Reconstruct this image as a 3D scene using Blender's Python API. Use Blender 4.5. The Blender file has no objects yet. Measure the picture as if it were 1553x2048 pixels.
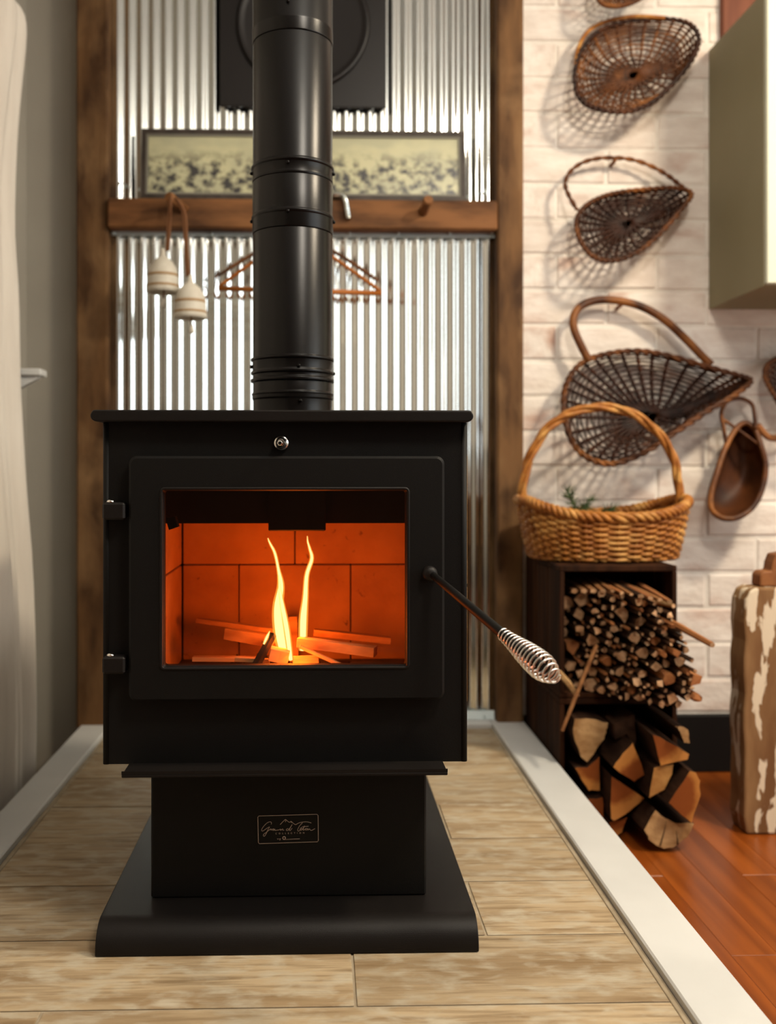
import bpy, bmesh, math, random
from mathutils import Vector, Matrix
random.seed(7)
R = math.radians
C = bpy.context.scene.collection
SC = bpy.context.scene

# ------------------------------------------------------------------ camera
F_PX, HZ, VPX, EYE, YAW = 1900.0, 945.0, 638.0, 0.90, R(1.5)
PPX = VPX + F_PX * math.tan(YAW)
cam_d = bpy.data.cameras.new('camera')
cam = bpy.data.objects.new('camera', cam_d); C.objects.link(cam)
cam.location = (0, 0, EYE); cam.rotation_euler = (R(90), 0, -YAW)
cam_d.sensor_fit = 'HORIZONTAL'; cam_d.sensor_width = 36
cam_d.lens = 36 * F_PX / 1553
cam_d.shift_x = (776.5 - PPX) / 1553
cam_d.shift_y = (HZ - 1024) / 1553
cam_d.clip_start = 0.05
cam_d.dof.use_dof = True; cam_d.dof.focus_distance = 1.50; cam_d.dof.aperture_fstop = 3.6
SC.camera = cam

# ------------------------------------------------------------------ light
SC.view_settings.view_transform = 'Standard'; SC.view_settings.look = 'None'
SC.view_settings.gamma = 1.0; SC.view_settings.use_curve_mapping = False
SC.view_settings.exposure = 0.3
w = bpy.data.worlds.new('room_world'); SC.world = w; w.use_nodes = True
w.node_tree.nodes['Background'].inputs[0].default_value = (0.9, 0.85, 0.75, 1)
w.node_tree.nodes['Background'].inputs[1].default_value = 0.05

def area(name, loc, target, size, power, col, size_y=None):
    l = bpy.data.lights.new(name, 'AREA'); l.energy = power; l.color = col
    l.shape = 'RECTANGLE' if size_y else 'DISK'; l.size = size
    if size_y: l.size_y = size_y
    o = bpy.data.objects.new(name, l); C.objects.link(o); o.location = loc
    o.rotation_euler = (Vector(target) - Vector(loc)).to_track_quat('-Z', 'Y').to_euler()
    return o
area('ceiling_lamp_light', (1.70, 1.30, 2.62), (1.3, 1.75, 0.0), 0.30, 44, (1.0, 0.84, 0.62))
pl_ = bpy.data.lights.new('room_fill_light', 'POINT'); pl_.energy = 54; pl_.color = (1.0, 0.90, 0.76); pl_.shadow_soft_size = 0.15  # added fill light out of view, brightens the hearth and the reflected ceiling
po_ = bpy.data.objects.new('room_fill_light', pl_); C.objects.link(po_); po_.location = (0.7, 0.6, 2.36)
area('window_light', (2.56, 0.55, 1.62), (0.0, 0.55, 1.45), 1.9, 19, (0.84, 0.94, 1.0), 1.35)

# ------------------------------------------------------------------ pixel helpers (pixel = direction, depth from the thing it touches)
def ray(px, py):
    xc = (px - PPX) / F_PX
    return Vector((xc * math.cos(YAW) + math.sin(YAW), math.cos(YAW) - xc * math.sin(YAW), (HZ - py) / F_PX))
def onY(px, py, Y):
    d = ray(px, py); t = Y / d.y
    return Vector((d.x * t, Y, EYE + d.z * t))
def onZ(px, py, Z):
    d = ray(px, py); t = (Z - EYE) / d.z
    return Vector((d.x * t, d.y * t, Z))

# ------------------------------------------------------------------ materials
def mat(name, c1, c2=None, scale=(8, 8, 8), detail=4, rough=0.5, metal=0.0, bump=0.0, bscale=60, rand=0.0, lo=0.35, hi=0.65,
        c3=None, scale3=(2, 2, 2), spec=0.25, dist=0.0, lo3=0.5, hi3=0.62, rrange=None, coat=0.0, sheen=0.0, c4=None, scale4=(2, 2, 2), lo4=0.5, hi4=0.65):
    m = bpy.data.materials.new(name); m.use_nodes = True
    nt = m.node_tree; N = nt.nodes; L = nt.links
    b = N['Principled BSDF']
    b.inputs['Roughness'].default_value = rough; b.inputs['Metallic'].default_value = metal
    b.inputs['Specular IOR Level'].default_value = spec; b.inputs['Coat Weight'].default_value = coat
    b.inputs['Sheen Weight'].default_value = sheen
    b.inputs['Base Color'].default_value = (*c1, 1)
    tc = N.new('ShaderNodeTexCoord'); oi = N.new('ShaderNodeObjectInfo')
    off = N.new('ShaderNodeVectorMath'); off.operation = 'MULTIPLY_ADD'
    cmb = N.new('ShaderNodeCombineXYZ')
    L.new(oi.outputs['Random'], cmb.inputs[0]); L.new(oi.outputs['Random'], cmb.inputs[1]); L.new(oi.outputs['Random'], cmb.inputs[2])
    L.new(cmb.outputs[0], off.inputs[0]); off.inputs[1].default_value = (17.3, 31.7, 23.1); L.new(tc.outputs['Object'], off.inputs[2])
    def noise(sc, det, d=0.0):
        mp = N.new('ShaderNodeVectorMath'); mp.operation = 'MULTIPLY'; mp.inputs[1].default_value = sc
        L.new(off.outputs[0], mp.inputs[0])
        n = N.new('ShaderNodeTexNoise'); n.inputs['Scale'].default_value = 1; n.inputs['Detail'].default_value = det
        n.inputs['Distortion'].default_value = d; L.new(mp.outputs[0], n.inputs['Vector'])
        return n.outputs['Fac']
    col = None
    if c2:
        mr = N.new('ShaderNodeMapRange'); mr.inputs[1].default_value = lo; mr.inputs[2].default_value = hi
        L.new(noise(scale, detail, dist), mr.inputs[0])
        mx = N.new('ShaderNodeMix'); mx.data_type = 'RGBA'
        mx.inputs[6].default_value = (*c1, 1); mx.inputs[7].default_value = (*c2, 1)
        L.new(mr.outputs[0], mx.inputs[0]); col = mx.outputs[2]
        if rrange:
            rr = N.new('ShaderNodeMapRange'); rr.inputs[3].default_value, rr.inputs[4].default_value = rrange
            L.new(mr.outputs[0], rr.inputs[0]); L.new(rr.outputs[0], b.inputs['Roughness'])
    for cc, sc_, l_, h_ in ((c4, scale4, lo4, hi4), (c3, scale3, lo3, hi3)):
        if not cc: continue
        mr = N.new('ShaderNodeMapRange'); mr.inputs[1].default_value = l_; mr.inputs[2].default_value = h_
        L.new(noise(sc_, 6, 0.3), mr.inputs[0])
        mx = N.new('ShaderNodeMix'); mx.data_type = 'RGBA'
        if col: L.new(col, mx.inputs[6])
        else: mx.inputs[6].default_value = (*c1, 1)
        mx.inputs[7].default_value = (*cc, 1); L.new(mr.outputs[0], mx.inputs[0]); col = mx.outputs[2]
    if rand:
        h = N.new('ShaderNodeHueSaturation')
        mr = N.new('ShaderNodeMapRange'); mr.inputs[3].default_value = 1 - rand; mr.inputs[4].default_value = 1 + rand
        L.new(oi.outputs['Random'], mr.inputs[0]); L.new(mr.outputs[0], h.inputs['Value'])
        if col: L.new(col, h.inputs['Color'])
        else: h.inputs['Color'].default_value = (*c1, 1)
        col = h.outputs['Color']
    if col: L.new(col, b.inputs['Base Color'])
    if bump:
        bp = N.new('ShaderNodeBump'); bp.inputs['Strength'].default_value = bump; bp.inputs['Distance'].default_value = 0.004
        s = bscale if isinstance(bscale, tuple) else (bscale,) * 3
        L.new(noise(s, 5), bp.inputs['Height']); L.new(bp.outputs[0], b.inputs['Normal'])
    return m

M = {}
M['black'] = mat('stove_black_paint', (0.0060, 0.0054, 0.0048), rough=0.55, bump=0.12, bscale=900, spec=0.14)
M['plate_black'] = mat('stove_top_paint', (0.0085, 0.0068, 0.0060), rough=0.46, bump=0.1, bscale=900, spec=0.18)
M['pipe'] = mat('stovepipe_black', (0.0040, 0.0032, 0.0029), rough=0.27, bump=0.04, bscale=700, spec=0.22)
M['chrome'] = mat('chrome_steel', (0.80, 0.77, 0.72), rough=0.16, metal=1.0)
M['galv'] = mat('galvanised_steel', (0.86, 0.89, 0.88), (0.78, 0.81, 0.80), scale=(6, 6, 2), rough=0.1, metal=1.0, rrange=(0.07, 0.13))
M['flash'] = mat('flashing_steel', (0.74, 0.84, 0.86), (0.64, 0.75, 0.77), scale=(10, 10, 10), rough=0.35, metal=0.25)
M['post'] = mat('barn_wood_post', (0.165, 0.082, 0.031), (0.050, 0.022, 0.008), scale=(16, 16, 4.2), detail=6, rough=0.75, bump=0.5, bscale=(60, 60, 6), c3=(0.25, 0.14, 0.062), scale3=(7, 7, 4), lo3=0.5, hi3=0.7, lo=0.38, hi=0.66)
M['beam'] = mat('barn_wood_rail', (0.215, 0.092, 0.032), (0.060, 0.024, 0.008), scale=(5, 14, 18), detail=6, rough=0.7, bump=0.5, bscale=(6, 60, 60), lo=0.4, hi=0.7)
M['peg'] = mat('peg_wood', (0.30, 0.13, 0.045), (0.15, 0.06, 0.02), scale=(20, 20, 20), rough=0.6)
M['wall'] = mat('painted_wall', (0.36, 0.335, 0.285), (0.33, 0.305, 0.26), scale=(3, 3, 3), rough=0.8)
M['room'] = mat('dark_panelling', (0.075, 0.042, 0.024), (0.05, 0.028, 0.016), scale=(12, 12, 1.5), rough=0.85)
M['ceil'] = mat('ceiling_paint', (0.78, 0.82, 0.84), rough=0.9)
M['white'] = mat('white_trim_paint', (0.60, 0.60, 0.585), (0.55, 0.55, 0.535), scale=(5, 5, 5), rough=0.45)
M['brick'] = mat('whitewashed_brick', (0.82, 0.76, 0.70), (0.68, 0.60, 0.54), scale=(9, 9, 26), detail=7, rough=0.85, bump=0.6, bscale=(40, 40, 70), c3=(0.52, 0.34, 0.27), scale3=(5, 5, 9), lo3=0.56, hi3=0.76, rand=0.05)
M['mortar'] = mat('white_mortar', (0.80, 0.75, 0.69), (0.68, 0.63, 0.57), scale=(14, 14, 14), rough=0.9, bump=0.4, bscale=80)
M['baseboard'] = mat('black_baseboard', (0.004, 0.003, 0.0025), rough=0.6, spec=0.2)
M['tile'] = mat('wood_look_tile', (0.43, 0.325, 0.20), (0.19, 0.125, 0.064), scale=(7.0, 95, 10), detail=12, rough=0.5, bump=0.35, bscale=(14, 200, 60), c3=(0.455, 0.39, 0.285), scale3=(20, 40, 6), lo3=0.46, hi3=0.70, rand=0.10, lo=0.46, hi=0.74, dist=0.25, c4=(0.25, 0.165, 0.085), scale4=(2.6, 13, 4), lo4=0.46, hi4=0.70)
M['grout'] = mat('tan_grout', (0.40, 0.33, 0.235), (0.30, 0.24, 0.16), scale=(30, 30, 30), rough=0.9)
M['floor'] = mat('orange_floor_wood', (0.30, 0.072, 0.008), (0.15, 0.030, 0.003), scale=(26, 1.8, 10), detail=7, rough=0.32, bump=0.08, bscale=(80, 6, 10), rand=0.10, lo=0.35, hi=0.7, spec=0.5)
M['crate'] = mat('dark_crate_wood', (0.048, 0.017, 0.006), (0.014, 0.005, 0.002), scale=(24, 24, 3), detail=6, rough=0.75, bump=0.3, bscale=(90, 90, 10), rand=0.2, spec=0.1)
M['honey'] = mat('honey_wicker', (0.42, 0.165, 0.032), (0.22, 0.068, 0.010), scale=(26, 26, 26), detail=4, rough=0.45, c3=(0.56, 0.29, 0.08), scale3=(16, 16, 22), lo3=0.5, hi3=0.66, bump=0.2, bscale=150)
M['dark'] = mat('dark_wicker', (0.038, 0.0105, 0.0034), (0.014, 0.0045, 0.002), scale=(30, 30, 30), detail=4, rough=0.45, c3=(0.15, 0.046, 0.011), scale3=(7, 7, 7), lo3=0.58, hi3=0.74, bump=0.2, bscale=150)
M['mid'] = mat('brown_wicker', (0.13, 0.042, 0.010), (0.042, 0.013, 0.004), scale=(20, 20, 20), detail=4, rough=0.45, c3=(0.27, 0.098, 0.022), scale3=(9, 9, 9), lo3=0.52, hi3=0.68, bump=0.2, bscale=150)
M['bowl'] = mat('dark_brown_bowl_wood', (0.085, 0.026, 0.007), (0.035, 0.011, 0.004), scale=(12, 12, 12), rough=0.5, spec=0.2)
M['curtain'] = mat('cream_curtain', (0.66, 0.61, 0.545), (0.60, 0.55, 0.49), scale=(40, 40, 4), rough=0.9, bump=0.1, bscale=300, sheen=0.2)
M['olive'] = mat('olive_cabinet_paint', (0.27, 0.24, 0.145), (0.245, 0.215, 0.125), scale=(3, 3, 3), rough=0.6)
M['sage'] = mat('pale_sage_paint', (0.60, 0.62, 0.50), rough=0.5)
M['redwood'] = mat('red_brown_board', (0.20, 0.065, 0.032), (0.12, 0.035, 0.018), scale=(20, 20, 2), rough=0.6)
M['frame'] = mat('dark_picture_frame', (0.060, 0.046, 0.038), (0.035, 0.027, 0.022), scale=(30, 30, 30), rough=0.45)
M['framein'] = mat('grey_frame_lip', (0.20, 0.19, 0.155), rough=0.5)
M['ceramic'] = mat('white_ceramic', (0.70, 0.66, 0.57), (0.62, 0.575, 0.49), scale=(30, 30, 30), rough=0.4)
M['glaze'] = mat('tan_glaze_stripe', (0.40, 0.25, 0.12), rough=0.5)
M['leather'] = mat('leather_cord', (0.20, 0.085, 0.035), rough=0.7)
M['hanger'] = mat('orange_hanger_wood', (0.42, 0.135, 0.020), (0.28, 0.08, 0.010), scale=(4, 20, 20), rough=0.4)
M['hanger_dark'] = mat('dark_hanger_wood', (0.05, 0.022, 0.010), (0.16, 0.06, 0.018), scale=(6, 20, 20), rough=0.5)
M['thimble'] = mat('wall_plate_black', (0.006, 0.0042, 0.004), rough=0.4, spec=0.35)
M['bark'] = mat('log_bark', (0.045, 0.021, 0.011), (0.016, 0.007, 0.004), scale=(30, 6, 30), detail=6, rough=0.9, bump=0.8, bscale=(60, 12, 60), spec=0.08)
M['split'] = mat('split_wood_side', (0.30, 0.135, 0.048), (0.16, 0.062, 0.02), scale=(40, 3, 40), detail=5, rough=0.8, bump=0.4, bscale=(90, 8, 90))
M['pale_end'] = mat('pale_wood_end', (0.46, 0.28, 0.125), (0.27, 0.14, 0.052), scale=(22, 22, 40), detail=6, rough=0.85, bump=0.5, bscale=90)
M['yellow_end'] = mat('yellow_wood_end', (0.44, 0.22, 0.065), (0.32, 0.14, 0.035), scale=(30, 30, 30), detail=6, rough=0.8, bump=0.3, bscale=90)
M['stick_bark'] = mat('stick_bark', (0.065, 0.032, 0.017), (0.022, 0.010, 0.006), scale=(60, 10, 60), detail=5, rough=0.9, bump=0.5, bscale=120, rand=0.4, spec=0.08)
M['stick_end'] = mat('stick_end', (0.56, 0.35, 0.20), (0.34, 0.18, 0.085), scale=(60, 60, 60), detail=4, rough=0.85, rand=0.35)
M['stick_red'] = mat('stick_red_wood', (0.38, 0.15, 0.05), (0.24, 0.085, 0.028), scale=(30, 6, 30), rough=0.8, rand=0.2)
M['peel'] = mat('peeling_paint_wood', (0.16, 0.075, 0.028), (0.34, 0.20, 0.09), scale=(9, 9, 3), detail=6, rough=0.8, bump=0.5, bscale=(40, 40, 8), c3=(0.66, 0.56, 0.42), scale3=(30, 30, 8), lo3=0.565, hi3=0.585)
M['knotwood'] = mat('carved_brown_wood', (0.30, 0.12, 0.04), (0.17, 0.06, 0.02), scale=(14, 14, 14), rough=0.5)
M['green'] = mat('green_sprig', (0.035, 0.065, 0.022), (0.075, 0.10, 0.03), scale=(60, 60, 60), rough=0.7)
M['firebrick'] = mat('firebrick', (0.56, 0.32, 0.13), (0.40, 0.21, 0.08), scale=(9, 9, 9), detail=6, rough=0.9, c3=(0.22, 0.12, 0.07), scale3=(60, 60, 60), lo3=0.66, hi3=0.74, rand=0.06, bump=0.2, bscale=120)
M['ash'] = mat('grey_ash', (0.12, 0.10, 0.09), (0.05, 0.04, 0.035), scale=(30, 30, 30), rough=0.95)
M['firewood'] = mat('burning_split_wood', (0.55, 0.33, 0.15), (0.28, 0.13, 0.05), scale=(8, 40, 40), detail=5, rough=0.8)
M['char'] = mat('charred_wood', (0.02, 0.012, 0.008), (0.06, 0.03, 0.015), scale=(40, 40, 40), rough=0.9)
M['mark'] = mat('engraved_bronze_line', (0.60, 0.46, 0.36), rough=0.45)
M['sky_pane'] = mat('window_frame_paint', (0.7, 0.7, 0.68), rough=0.5)

def heart_mat():
    m = bpy.data.materials.new('log_end_rings'); m.use_nodes = True
    nt = m.node_tree; N = nt.nodes; L = nt.links; b = N['Principled BSDF']; b.inputs['Roughness'].default_value = 0.8; b.inputs['Specular IOR Level'].default_value = .1
    tc = N.new('ShaderNodeTexCoord'); oi = N.new('ShaderNodeObjectInfo')
    sp = N.new('ShaderNodeSeparateXYZ'); L.new(tc.outputs['Object'], sp.inputs[0])
    cm = N.new('ShaderNodeCombineXYZ'); L.new(sp.outputs[0], cm.inputs[0]); L.new(sp.outputs[2], cm.inputs[1])
    ln = N.new('ShaderNodeVectorMath'); ln.operation = 'LENGTH'; L.new(cm.outputs[0], ln.inputs[0])
    n = N.new('ShaderNodeTexNoise'); n.inputs['Scale'].default_value = 40; n.inputs['Detail'].default_value = 5; L.new(tc.outputs['Object'], n.inputs['Vector'])
    ad = N.new('ShaderNodeMath'); ad.operation = 'MULTIPLY_ADD'; L.new(n.outputs['Fac'], ad.inputs[0]); ad.inputs[1].default_value = 0.022; L.new(ln.outputs['Value'], ad.inputs[2])
    rp = N.new('ShaderNodeValToRGB'); e = rp.color_ramp.elements
    e[0].position = 0.0; e[0].color = (0.19, 0.050, 0.011, 1); e[1].position = 1.0; e[1].color = (0.46, 0.20, 0.055, 1)
    x = rp.color_ramp.elements.new(0.62); x.color = (0.22, 0.060, 0.013, 1)
    x = rp.color_ramp.elements.new(0.74); x.color = (0.44, 0.18, 0.042, 1)
    mr = N.new('ShaderNodeMapRange'); mr.inputs[1].default_value = 0.0; mr.inputs[2].default_value = 0.125
    L.new(ad.outputs[0], mr.inputs[0]); L.new(mr.outputs[0], rp.inputs[0]); L.new(rp.outputs[0], b.inputs['Base Color'])
    return m
M['heart'] = heart_mat()

def photo_mat():
    # faded panoramic group photograph: pale sky above, rows of small dark and light blobs below
    m = bpy.data.materials.new('faded_group_photo'); m.use_nodes = True
    nt = m.node_tree; N = nt.nodes; L = nt.links; b = N['Principled BSDF']; b.inputs['Roughness'].default_value = 0.25
    tc = N.new('ShaderNodeTexCoord'); sp = N.new('ShaderNodeSeparateXYZ'); L.new(tc.outputs['Object'], sp.inputs[0])
    mp = N.new('ShaderNodeVectorMath'); mp.operation = 'MULTIPLY'; mp.inputs[1].default_value = (38, 38, 44); L.new(tc.outputs['Object'], mp.inputs[0])
    n1 = N.new('ShaderNodeTexNoise'); n1.inputs['Scale'].default_value = 1; n1.inputs['Detail'].default_value = 4; L.new(mp.outputs[0], n1.inputs['Vector'])
    mp2 = N.new('ShaderNodeVectorMath'); mp2.operation = 'MULTIPLY'; mp2.inputs[1].default_value = (9, 9, 14); L.new(tc.outputs['Object'], mp2.inputs[0])
    n2 = N.new('ShaderNodeTexNoise'); n2.inputs['Scale'].default_value = 1; n2.inputs['Detail'].default_value = 2; L.new(mp2.outputs[0], n2.inputs['Vector'])
    # height mask: crowd from 12 % to 62 % of the print
    mr = N.new('ShaderNodeMapRange'); mr.inputs[1].default_value = 0.155; mr.inputs[2].default_value = 0.10; L.new(sp.outputs[2], mr.inputs[0])
    ramp = N.new('ShaderNodeMapRange'); ramp.inputs[1].default_value = 0.42; ramp.inputs[2].default_value = 0.62; L.new(n1.outputs['Fac'], ramp.inputs[0])
    mul = N.new('ShaderNodeMath'); mul.operation = 'MULTIPLY'; L.new(mr.outputs[0], mul.inputs[0]); L.new(ramp.outputs[0], mul.inputs[1])
    base = N.new('ShaderNodeMix'); base.data_type = 'RGBA'; base.inputs[6].default_value = (0.52, 0.50, 0.31, 1); base.inputs[7].default_value = (0.42, 0.41, 0.27, 1)
    r2 = N.new('ShaderNodeMapRange'); r2.inputs[1].default_value = 0.4; r2.inputs[2].default_value = 0.6; L.new(n2.outputs['Fac'], r2.inputs[0]); L.new(r2.outputs[0], base.inputs[0])
    mx = N.new('ShaderNodeMix'); mx.data_type = 'RGBA'; L.new(base.outputs[2], mx.inputs[6]); mx.inputs[7].default_value = (0.045, 0.043, 0.042, 1); L.new(mul.outputs[0], mx.inputs[0])
    L.new(mx.outputs[2], b.inputs['Base Color']); return m
M['photo'] = photo_mat()

def glass_mat():
    m = bpy.data.materials.new('stove_glass'); m.use_nodes = True
    nt = m.node_tree; N = nt.nodes; L = nt.links; N.remove(N['Principled BSDF'])
    t = N.new('ShaderNodeBsdfTransparent'); t.inputs[0].default_value = (0.95, 0.93, 0.90, 1)
    g = N.new('ShaderNodeBsdfGlossy'); g.inputs['Roughness'].default_value = 0.03
    mx = N.new('ShaderNodeMixShader'); mx.inputs[0].default_value = 0.035
    L.new(t.outputs[0], mx.inputs[1]); L.new(g.outputs[0], mx.inputs[2]); L.new(mx.outputs[0], N['Material Output'].inputs[0]); return m
M['glass'] = glass_mat()
def flame_mat(name, col, strength, alpha):
    m = bpy.data.materials.new(name); m.use_nodes = True
    nt = m.node_tree; N = nt.nodes; L = nt.links; N.remove(N['Principled BSDF'])
    e = N.new('ShaderNodeEmission'); e.inputs[0].default_value = (*col, 1); e.inputs[1].default_value = strength
    t = N.new('ShaderNodeBsdfTransparent'); mx = N.new('ShaderNodeMixShader'); mx.inputs[0].default_value = alpha
    L.new(t.outputs[0], mx.inputs[1]); L.new(e.outputs[0], mx.inputs[2]); L.new(mx.outputs[0], N['Material Output'].inputs[0]); return m
M['flame_core'] = flame_mat('flame_core', (1.0, 0.72, 0.30), 2.2, 0.75)
M['flame_glow'] = flame_mat('flame_glow', (1.0, 0.34, 0.04), 1.8, 0.30)

# ------------------------------------------------------------------ mesh builder
def empty(name, loc, label=None, cat=None, group=None, kind=None):
    o = bpy.data.objects.new(name, None); C.objects.link(o); o.location = loc; o.empty_display_size = 0.05
    tag(o, label, cat, group, kind); return o
def tag(o, label=None, cat=None, group=None, kind=None):
    if label: o['label'] = label
    if cat: o['category'] = cat
    if group: o['group'] = group
    if kind: o['kind'] = kind
    return o
def root_loc(o):
    v = Vector((0, 0, 0))
    while o is not None:
        v += Vector(o.location); o = o.parent
    return v

class MB:
    def __init__(s): s.v = []; s.f = []; s.m = []; s.sm = []
    def add(s, vs, fs, mi=0, smooth=False):
        n = len(s.v); s.v += [Vector(p) for p in vs]
        for f in fs: s.f.append([i + n for i in f]); s.m.append(mi); s.sm.append(smooth)
        return s
    def box(s, a, b, mi=0, ch=0.0):
        x0, y0, z0 = [min(p, q) for p, q in zip(a, b)]; x1, y1, z1 = [max(p, q) for p, q in zip(a, b)]
        ch = min(ch, (x1 - x0) * .45, (y1 - y0) * .45, (z1 - z0) * .45)
        if ch <= 0:
            vs = [(x, y, z) for z in (z0, z1) for y in (y0, y1) for x in (x0, x1)]
            return s.add(vs, [(0, 2, 3, 1), (4, 5, 7, 6), (0, 1, 5, 4), (2, 6, 7, 3), (0, 4, 6, 2), (1, 3, 7, 5)], mi)
        bm = bmesh.new(); bmesh.ops.create_cube(bm, size=1)
        for v in bm.verts: v.co = Vector((x0 if v.co.x < 0 else x1, y0 if v.co.y < 0 else y1, z0 if v.co.z < 0 else z1))
        bmesh.ops.bevel(bm, geom=list(bm.edges), offset=ch, segments=1, affect='EDGES')
        bm.verts.index_update()
        s.add([v.co.copy() for v in bm.verts], [[v.index for v in f.verts] for f in bm.faces], mi); bm.free(); return s
    def tube(s, pts, rad, n=8, mi=0, closed=False, cap=True, smooth=True, flat=1.0, capmi=None):
        pts = [Vector(p) for p in pts]; k = len(pts)
        rs = rad if isinstance(rad, (list, tuple)) else [rad] * k
        vs = []; up = None
        for i, p in enumerate(pts):
            if closed: t = pts[(i + 1) % k] - pts[i - 1]
            else: t = pts[min(i + 1, k - 1)] - pts[max(i - 1, 0)]
            t = t.normalized() if t.length > 1e-9 else Vector((0, 0, 1))
            if up is None:
                up = Vector((0, 0, 1)) if abs(t.z) < .9 else Vector((1, 0, 0))
            a = t.cross(up)
            if a.length < 1e-6: a = t.cross(Vector((0, 1, 0.1)))
            a.normalize(); bb = a.cross(t).normalized(); up = bb
            for j in range(n):
                th = 2 * math.pi * j / n
                vs.append(p + a * math.cos(th) * rs[i] + bb * math.sin(th) * rs[i] * flat)
        fs = []
        for i in range(k if closed else k - 1):
            for j in range(n):
                i2 = (i + 1) % k; j2 = (j + 1) % n
                fs.append((i * n + j, i2 * n + j, i2 * n + j2, i * n + j2))
        s.add(vs, fs, mi, smooth)
        if cap and not closed:
            b = len(s.v) - len(vs); cm = mi if capmi is None else capmi
            s.f.append([b + j for j in range(n)]); s.m.append(cm); s.sm.append(False)
            s.f.append([b + (k - 1) * n + j for j in reversed(range(n))]); s.m.append(cm); s.sm.append(False)
        return s
    def lathe(s, c, prof, axis='Z', n=48, mi=0, smooth=True, cap=True):
        # prof: list of (radius, height along axis); rings of verts, sharp profile kept by flat shading across when smooth False
        c = Vector(c); vs = []
        for r, h in prof:
            for j in range(n):
                th = 2 * math.pi * j / n; a, b = r * math.cos(th), r * math.sin(th)
                vs.append(c + (Vector((a, b, h)) if axis == 'Z' else Vector((a, h, b)) if axis == 'Y' else Vector((h, a, b))))
        fs = []
        for i in range(len(prof) - 1):
            for j in range(n):
                j2 = (j + 1) % n; fs.append((i * n + j, i * n + j2, (i + 1) * n + j2, (i + 1) * n + j))
        s.add(vs, fs, mi, smooth); b = len(s.v) - len(vs)
        if cap:
            for i0 in (0, len(prof) - 1):
                if prof[i0][0] > 1e-5:
                    s.f.append([b + i0 * n + j for j in range(n)]); s.m.append(mi); s.sm.append(False)
        return s
    def prism(s, poly, d, mi=0, side=None, smooth=False):
        # poly: 3D points (planar), d: extrusion vector
        n = len(poly); d = Vector(d); a = [Vector(p) for p in poly]
        si = mi if side is None else side
        s.add(a + [p + d for p in a], [], mi); b = len(s.v) - 2 * n
        s.f.append([b + i for i in range(n)]); s.m.append(mi); s.sm.append(False)
        s.f.append([b + n + i for i in reversed(range(n))]); s.m.append(mi); s.sm.append(False)
        for i in range(n):
            j = (i + 1) % n
            s.f.append([b + i, b + j, b + n + j, b + n + i]); s.m.append(si); s.sm.append(smooth)
        return s
    def grid(s, P, mi=0, smooth=True, closed_u=False):
        # P[i][j] grid of points
        nu, nv = len(P), len(P[0]); fs = []
        for i in range(nu if closed_u else nu - 1):
            for j in range(nv - 1):
                i2 = (i + 1) % nu
                fs.append((i * nv + j, i2 * nv + j, i2 * nv + j + 1, i * nv + j + 1))
        return s.add([p for row in P for p in row], fs, mi, smooth)
    def build(s, name, mats, parent=None, bevel=0.0, origin=None, seg=2, angle=30):
        me = bpy.data.meshes.new(name)
        if not isinstance(mats, (list, tuple)): mats = [mats]
        if parent is not None: off = root_loc(parent)
        elif origin is not None: off = Vector(origin)
        else:
            xs = [p.x for p in s.v]; ys = [p.y for p in s.v]; zs = [p.z for p in s.v]
            off = Vector(((min(xs) + max(xs)) / 2, (min(ys) + max(ys)) / 2, min(zs)))
        o = bpy.data.objects.new(name, me); C.objects.link(o)
        loc = Vector((0, 0, 0)) if parent is not None else off
        if parent is not None and origin is not None:
            loc = Vector(origin) - off; off = Vector(origin)
        me.from_pydata([p - off for p in s.v], [], s.f)
        for m in mats: me.materials.append(M[m])
        for i, p in enumerate(me.polygons): p.material_index = s.m[i]; p.use_smooth = s.sm[i]
        bm = bmesh.new(); bm.from_mesh(me); bmesh.ops.recalc_face_normals(bm, faces=bm.faces); bm.to_mesh(me); bm.free()
        o.parent = parent; o.location = loc
        if bevel:
            md = o.modifiers.new('bevel', 'BEVEL'); md.width = bevel; md.segments = seg; md.limit_method = 'ANGLE'; md.angle_limit = R(angle)
        return o
def dup(o, loc, parent=None, name=None):
    c = o.copy(); C.objects.link(c); c.location = loc; c.parent = parent if parent is not None else o.parent; return c
def spline(ctrl, n, closed=False):
    ctrl = [Vector(c) for c in ctrl]; k = len(ctrl); out = []
    segs = k if closed else k - 1
    for q in range(n):
        t = q / n * segs if closed else q / (n - 1) * segs
        i = min(int(t), segs - 1); f = t - i
        g = (lambda j: ctrl[j % k]) if closed else (lambda j: ctrl[max(0, min(k - 1, j))])
        p0, p1, p2, p3 = g(i - 1), g(i), g(i + 1), g(i + 2)
        out.append(0.5 * ((2 * p1) + (p2 - p0) * f + (2 * p0 - 5 * p1 + 4 * p2 - p3) * f * f + (3 * p1 - p0 - 3 * p2 + p3) * f ** 3))
    return out

# ================================================================== the room
WY = 2.85          # back wall plane
HT = 0.15          # hearth top
XL, XR, YR, ZC = -0.87, 2.6, -1.8, 2.75
def struct(name, mb, m, bevel=0): return tag(mb.build(name, m, bevel=bevel), kind='structure')
struct('ceiling', MB().box((XL - .1, YR - .1, ZC), (XR + .1, WY + .15, ZC + .06)), 'ceil')
wl = struct('wall_left', MB().box((XL - .1, YR, 0), (XL, WY, ZC)), 'wall')
struct('wall_right', MB().box((XR, YR, 0), (XR + .1, WY, ZC)), 'ceil')
struct('wall_rear', MB().box((XL - .1, YR - .1, 0), (XR + .1, YR, ZC)), 'room')
wb = struct('wall_back', MB().box((XL - .1, WY, 0), (XR + .1, WY + .1, ZC), 0).box((0.56, WY - .012, 0.17), (1.56, WY, ZC), 1), ['wall', 'mortar'])
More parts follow.
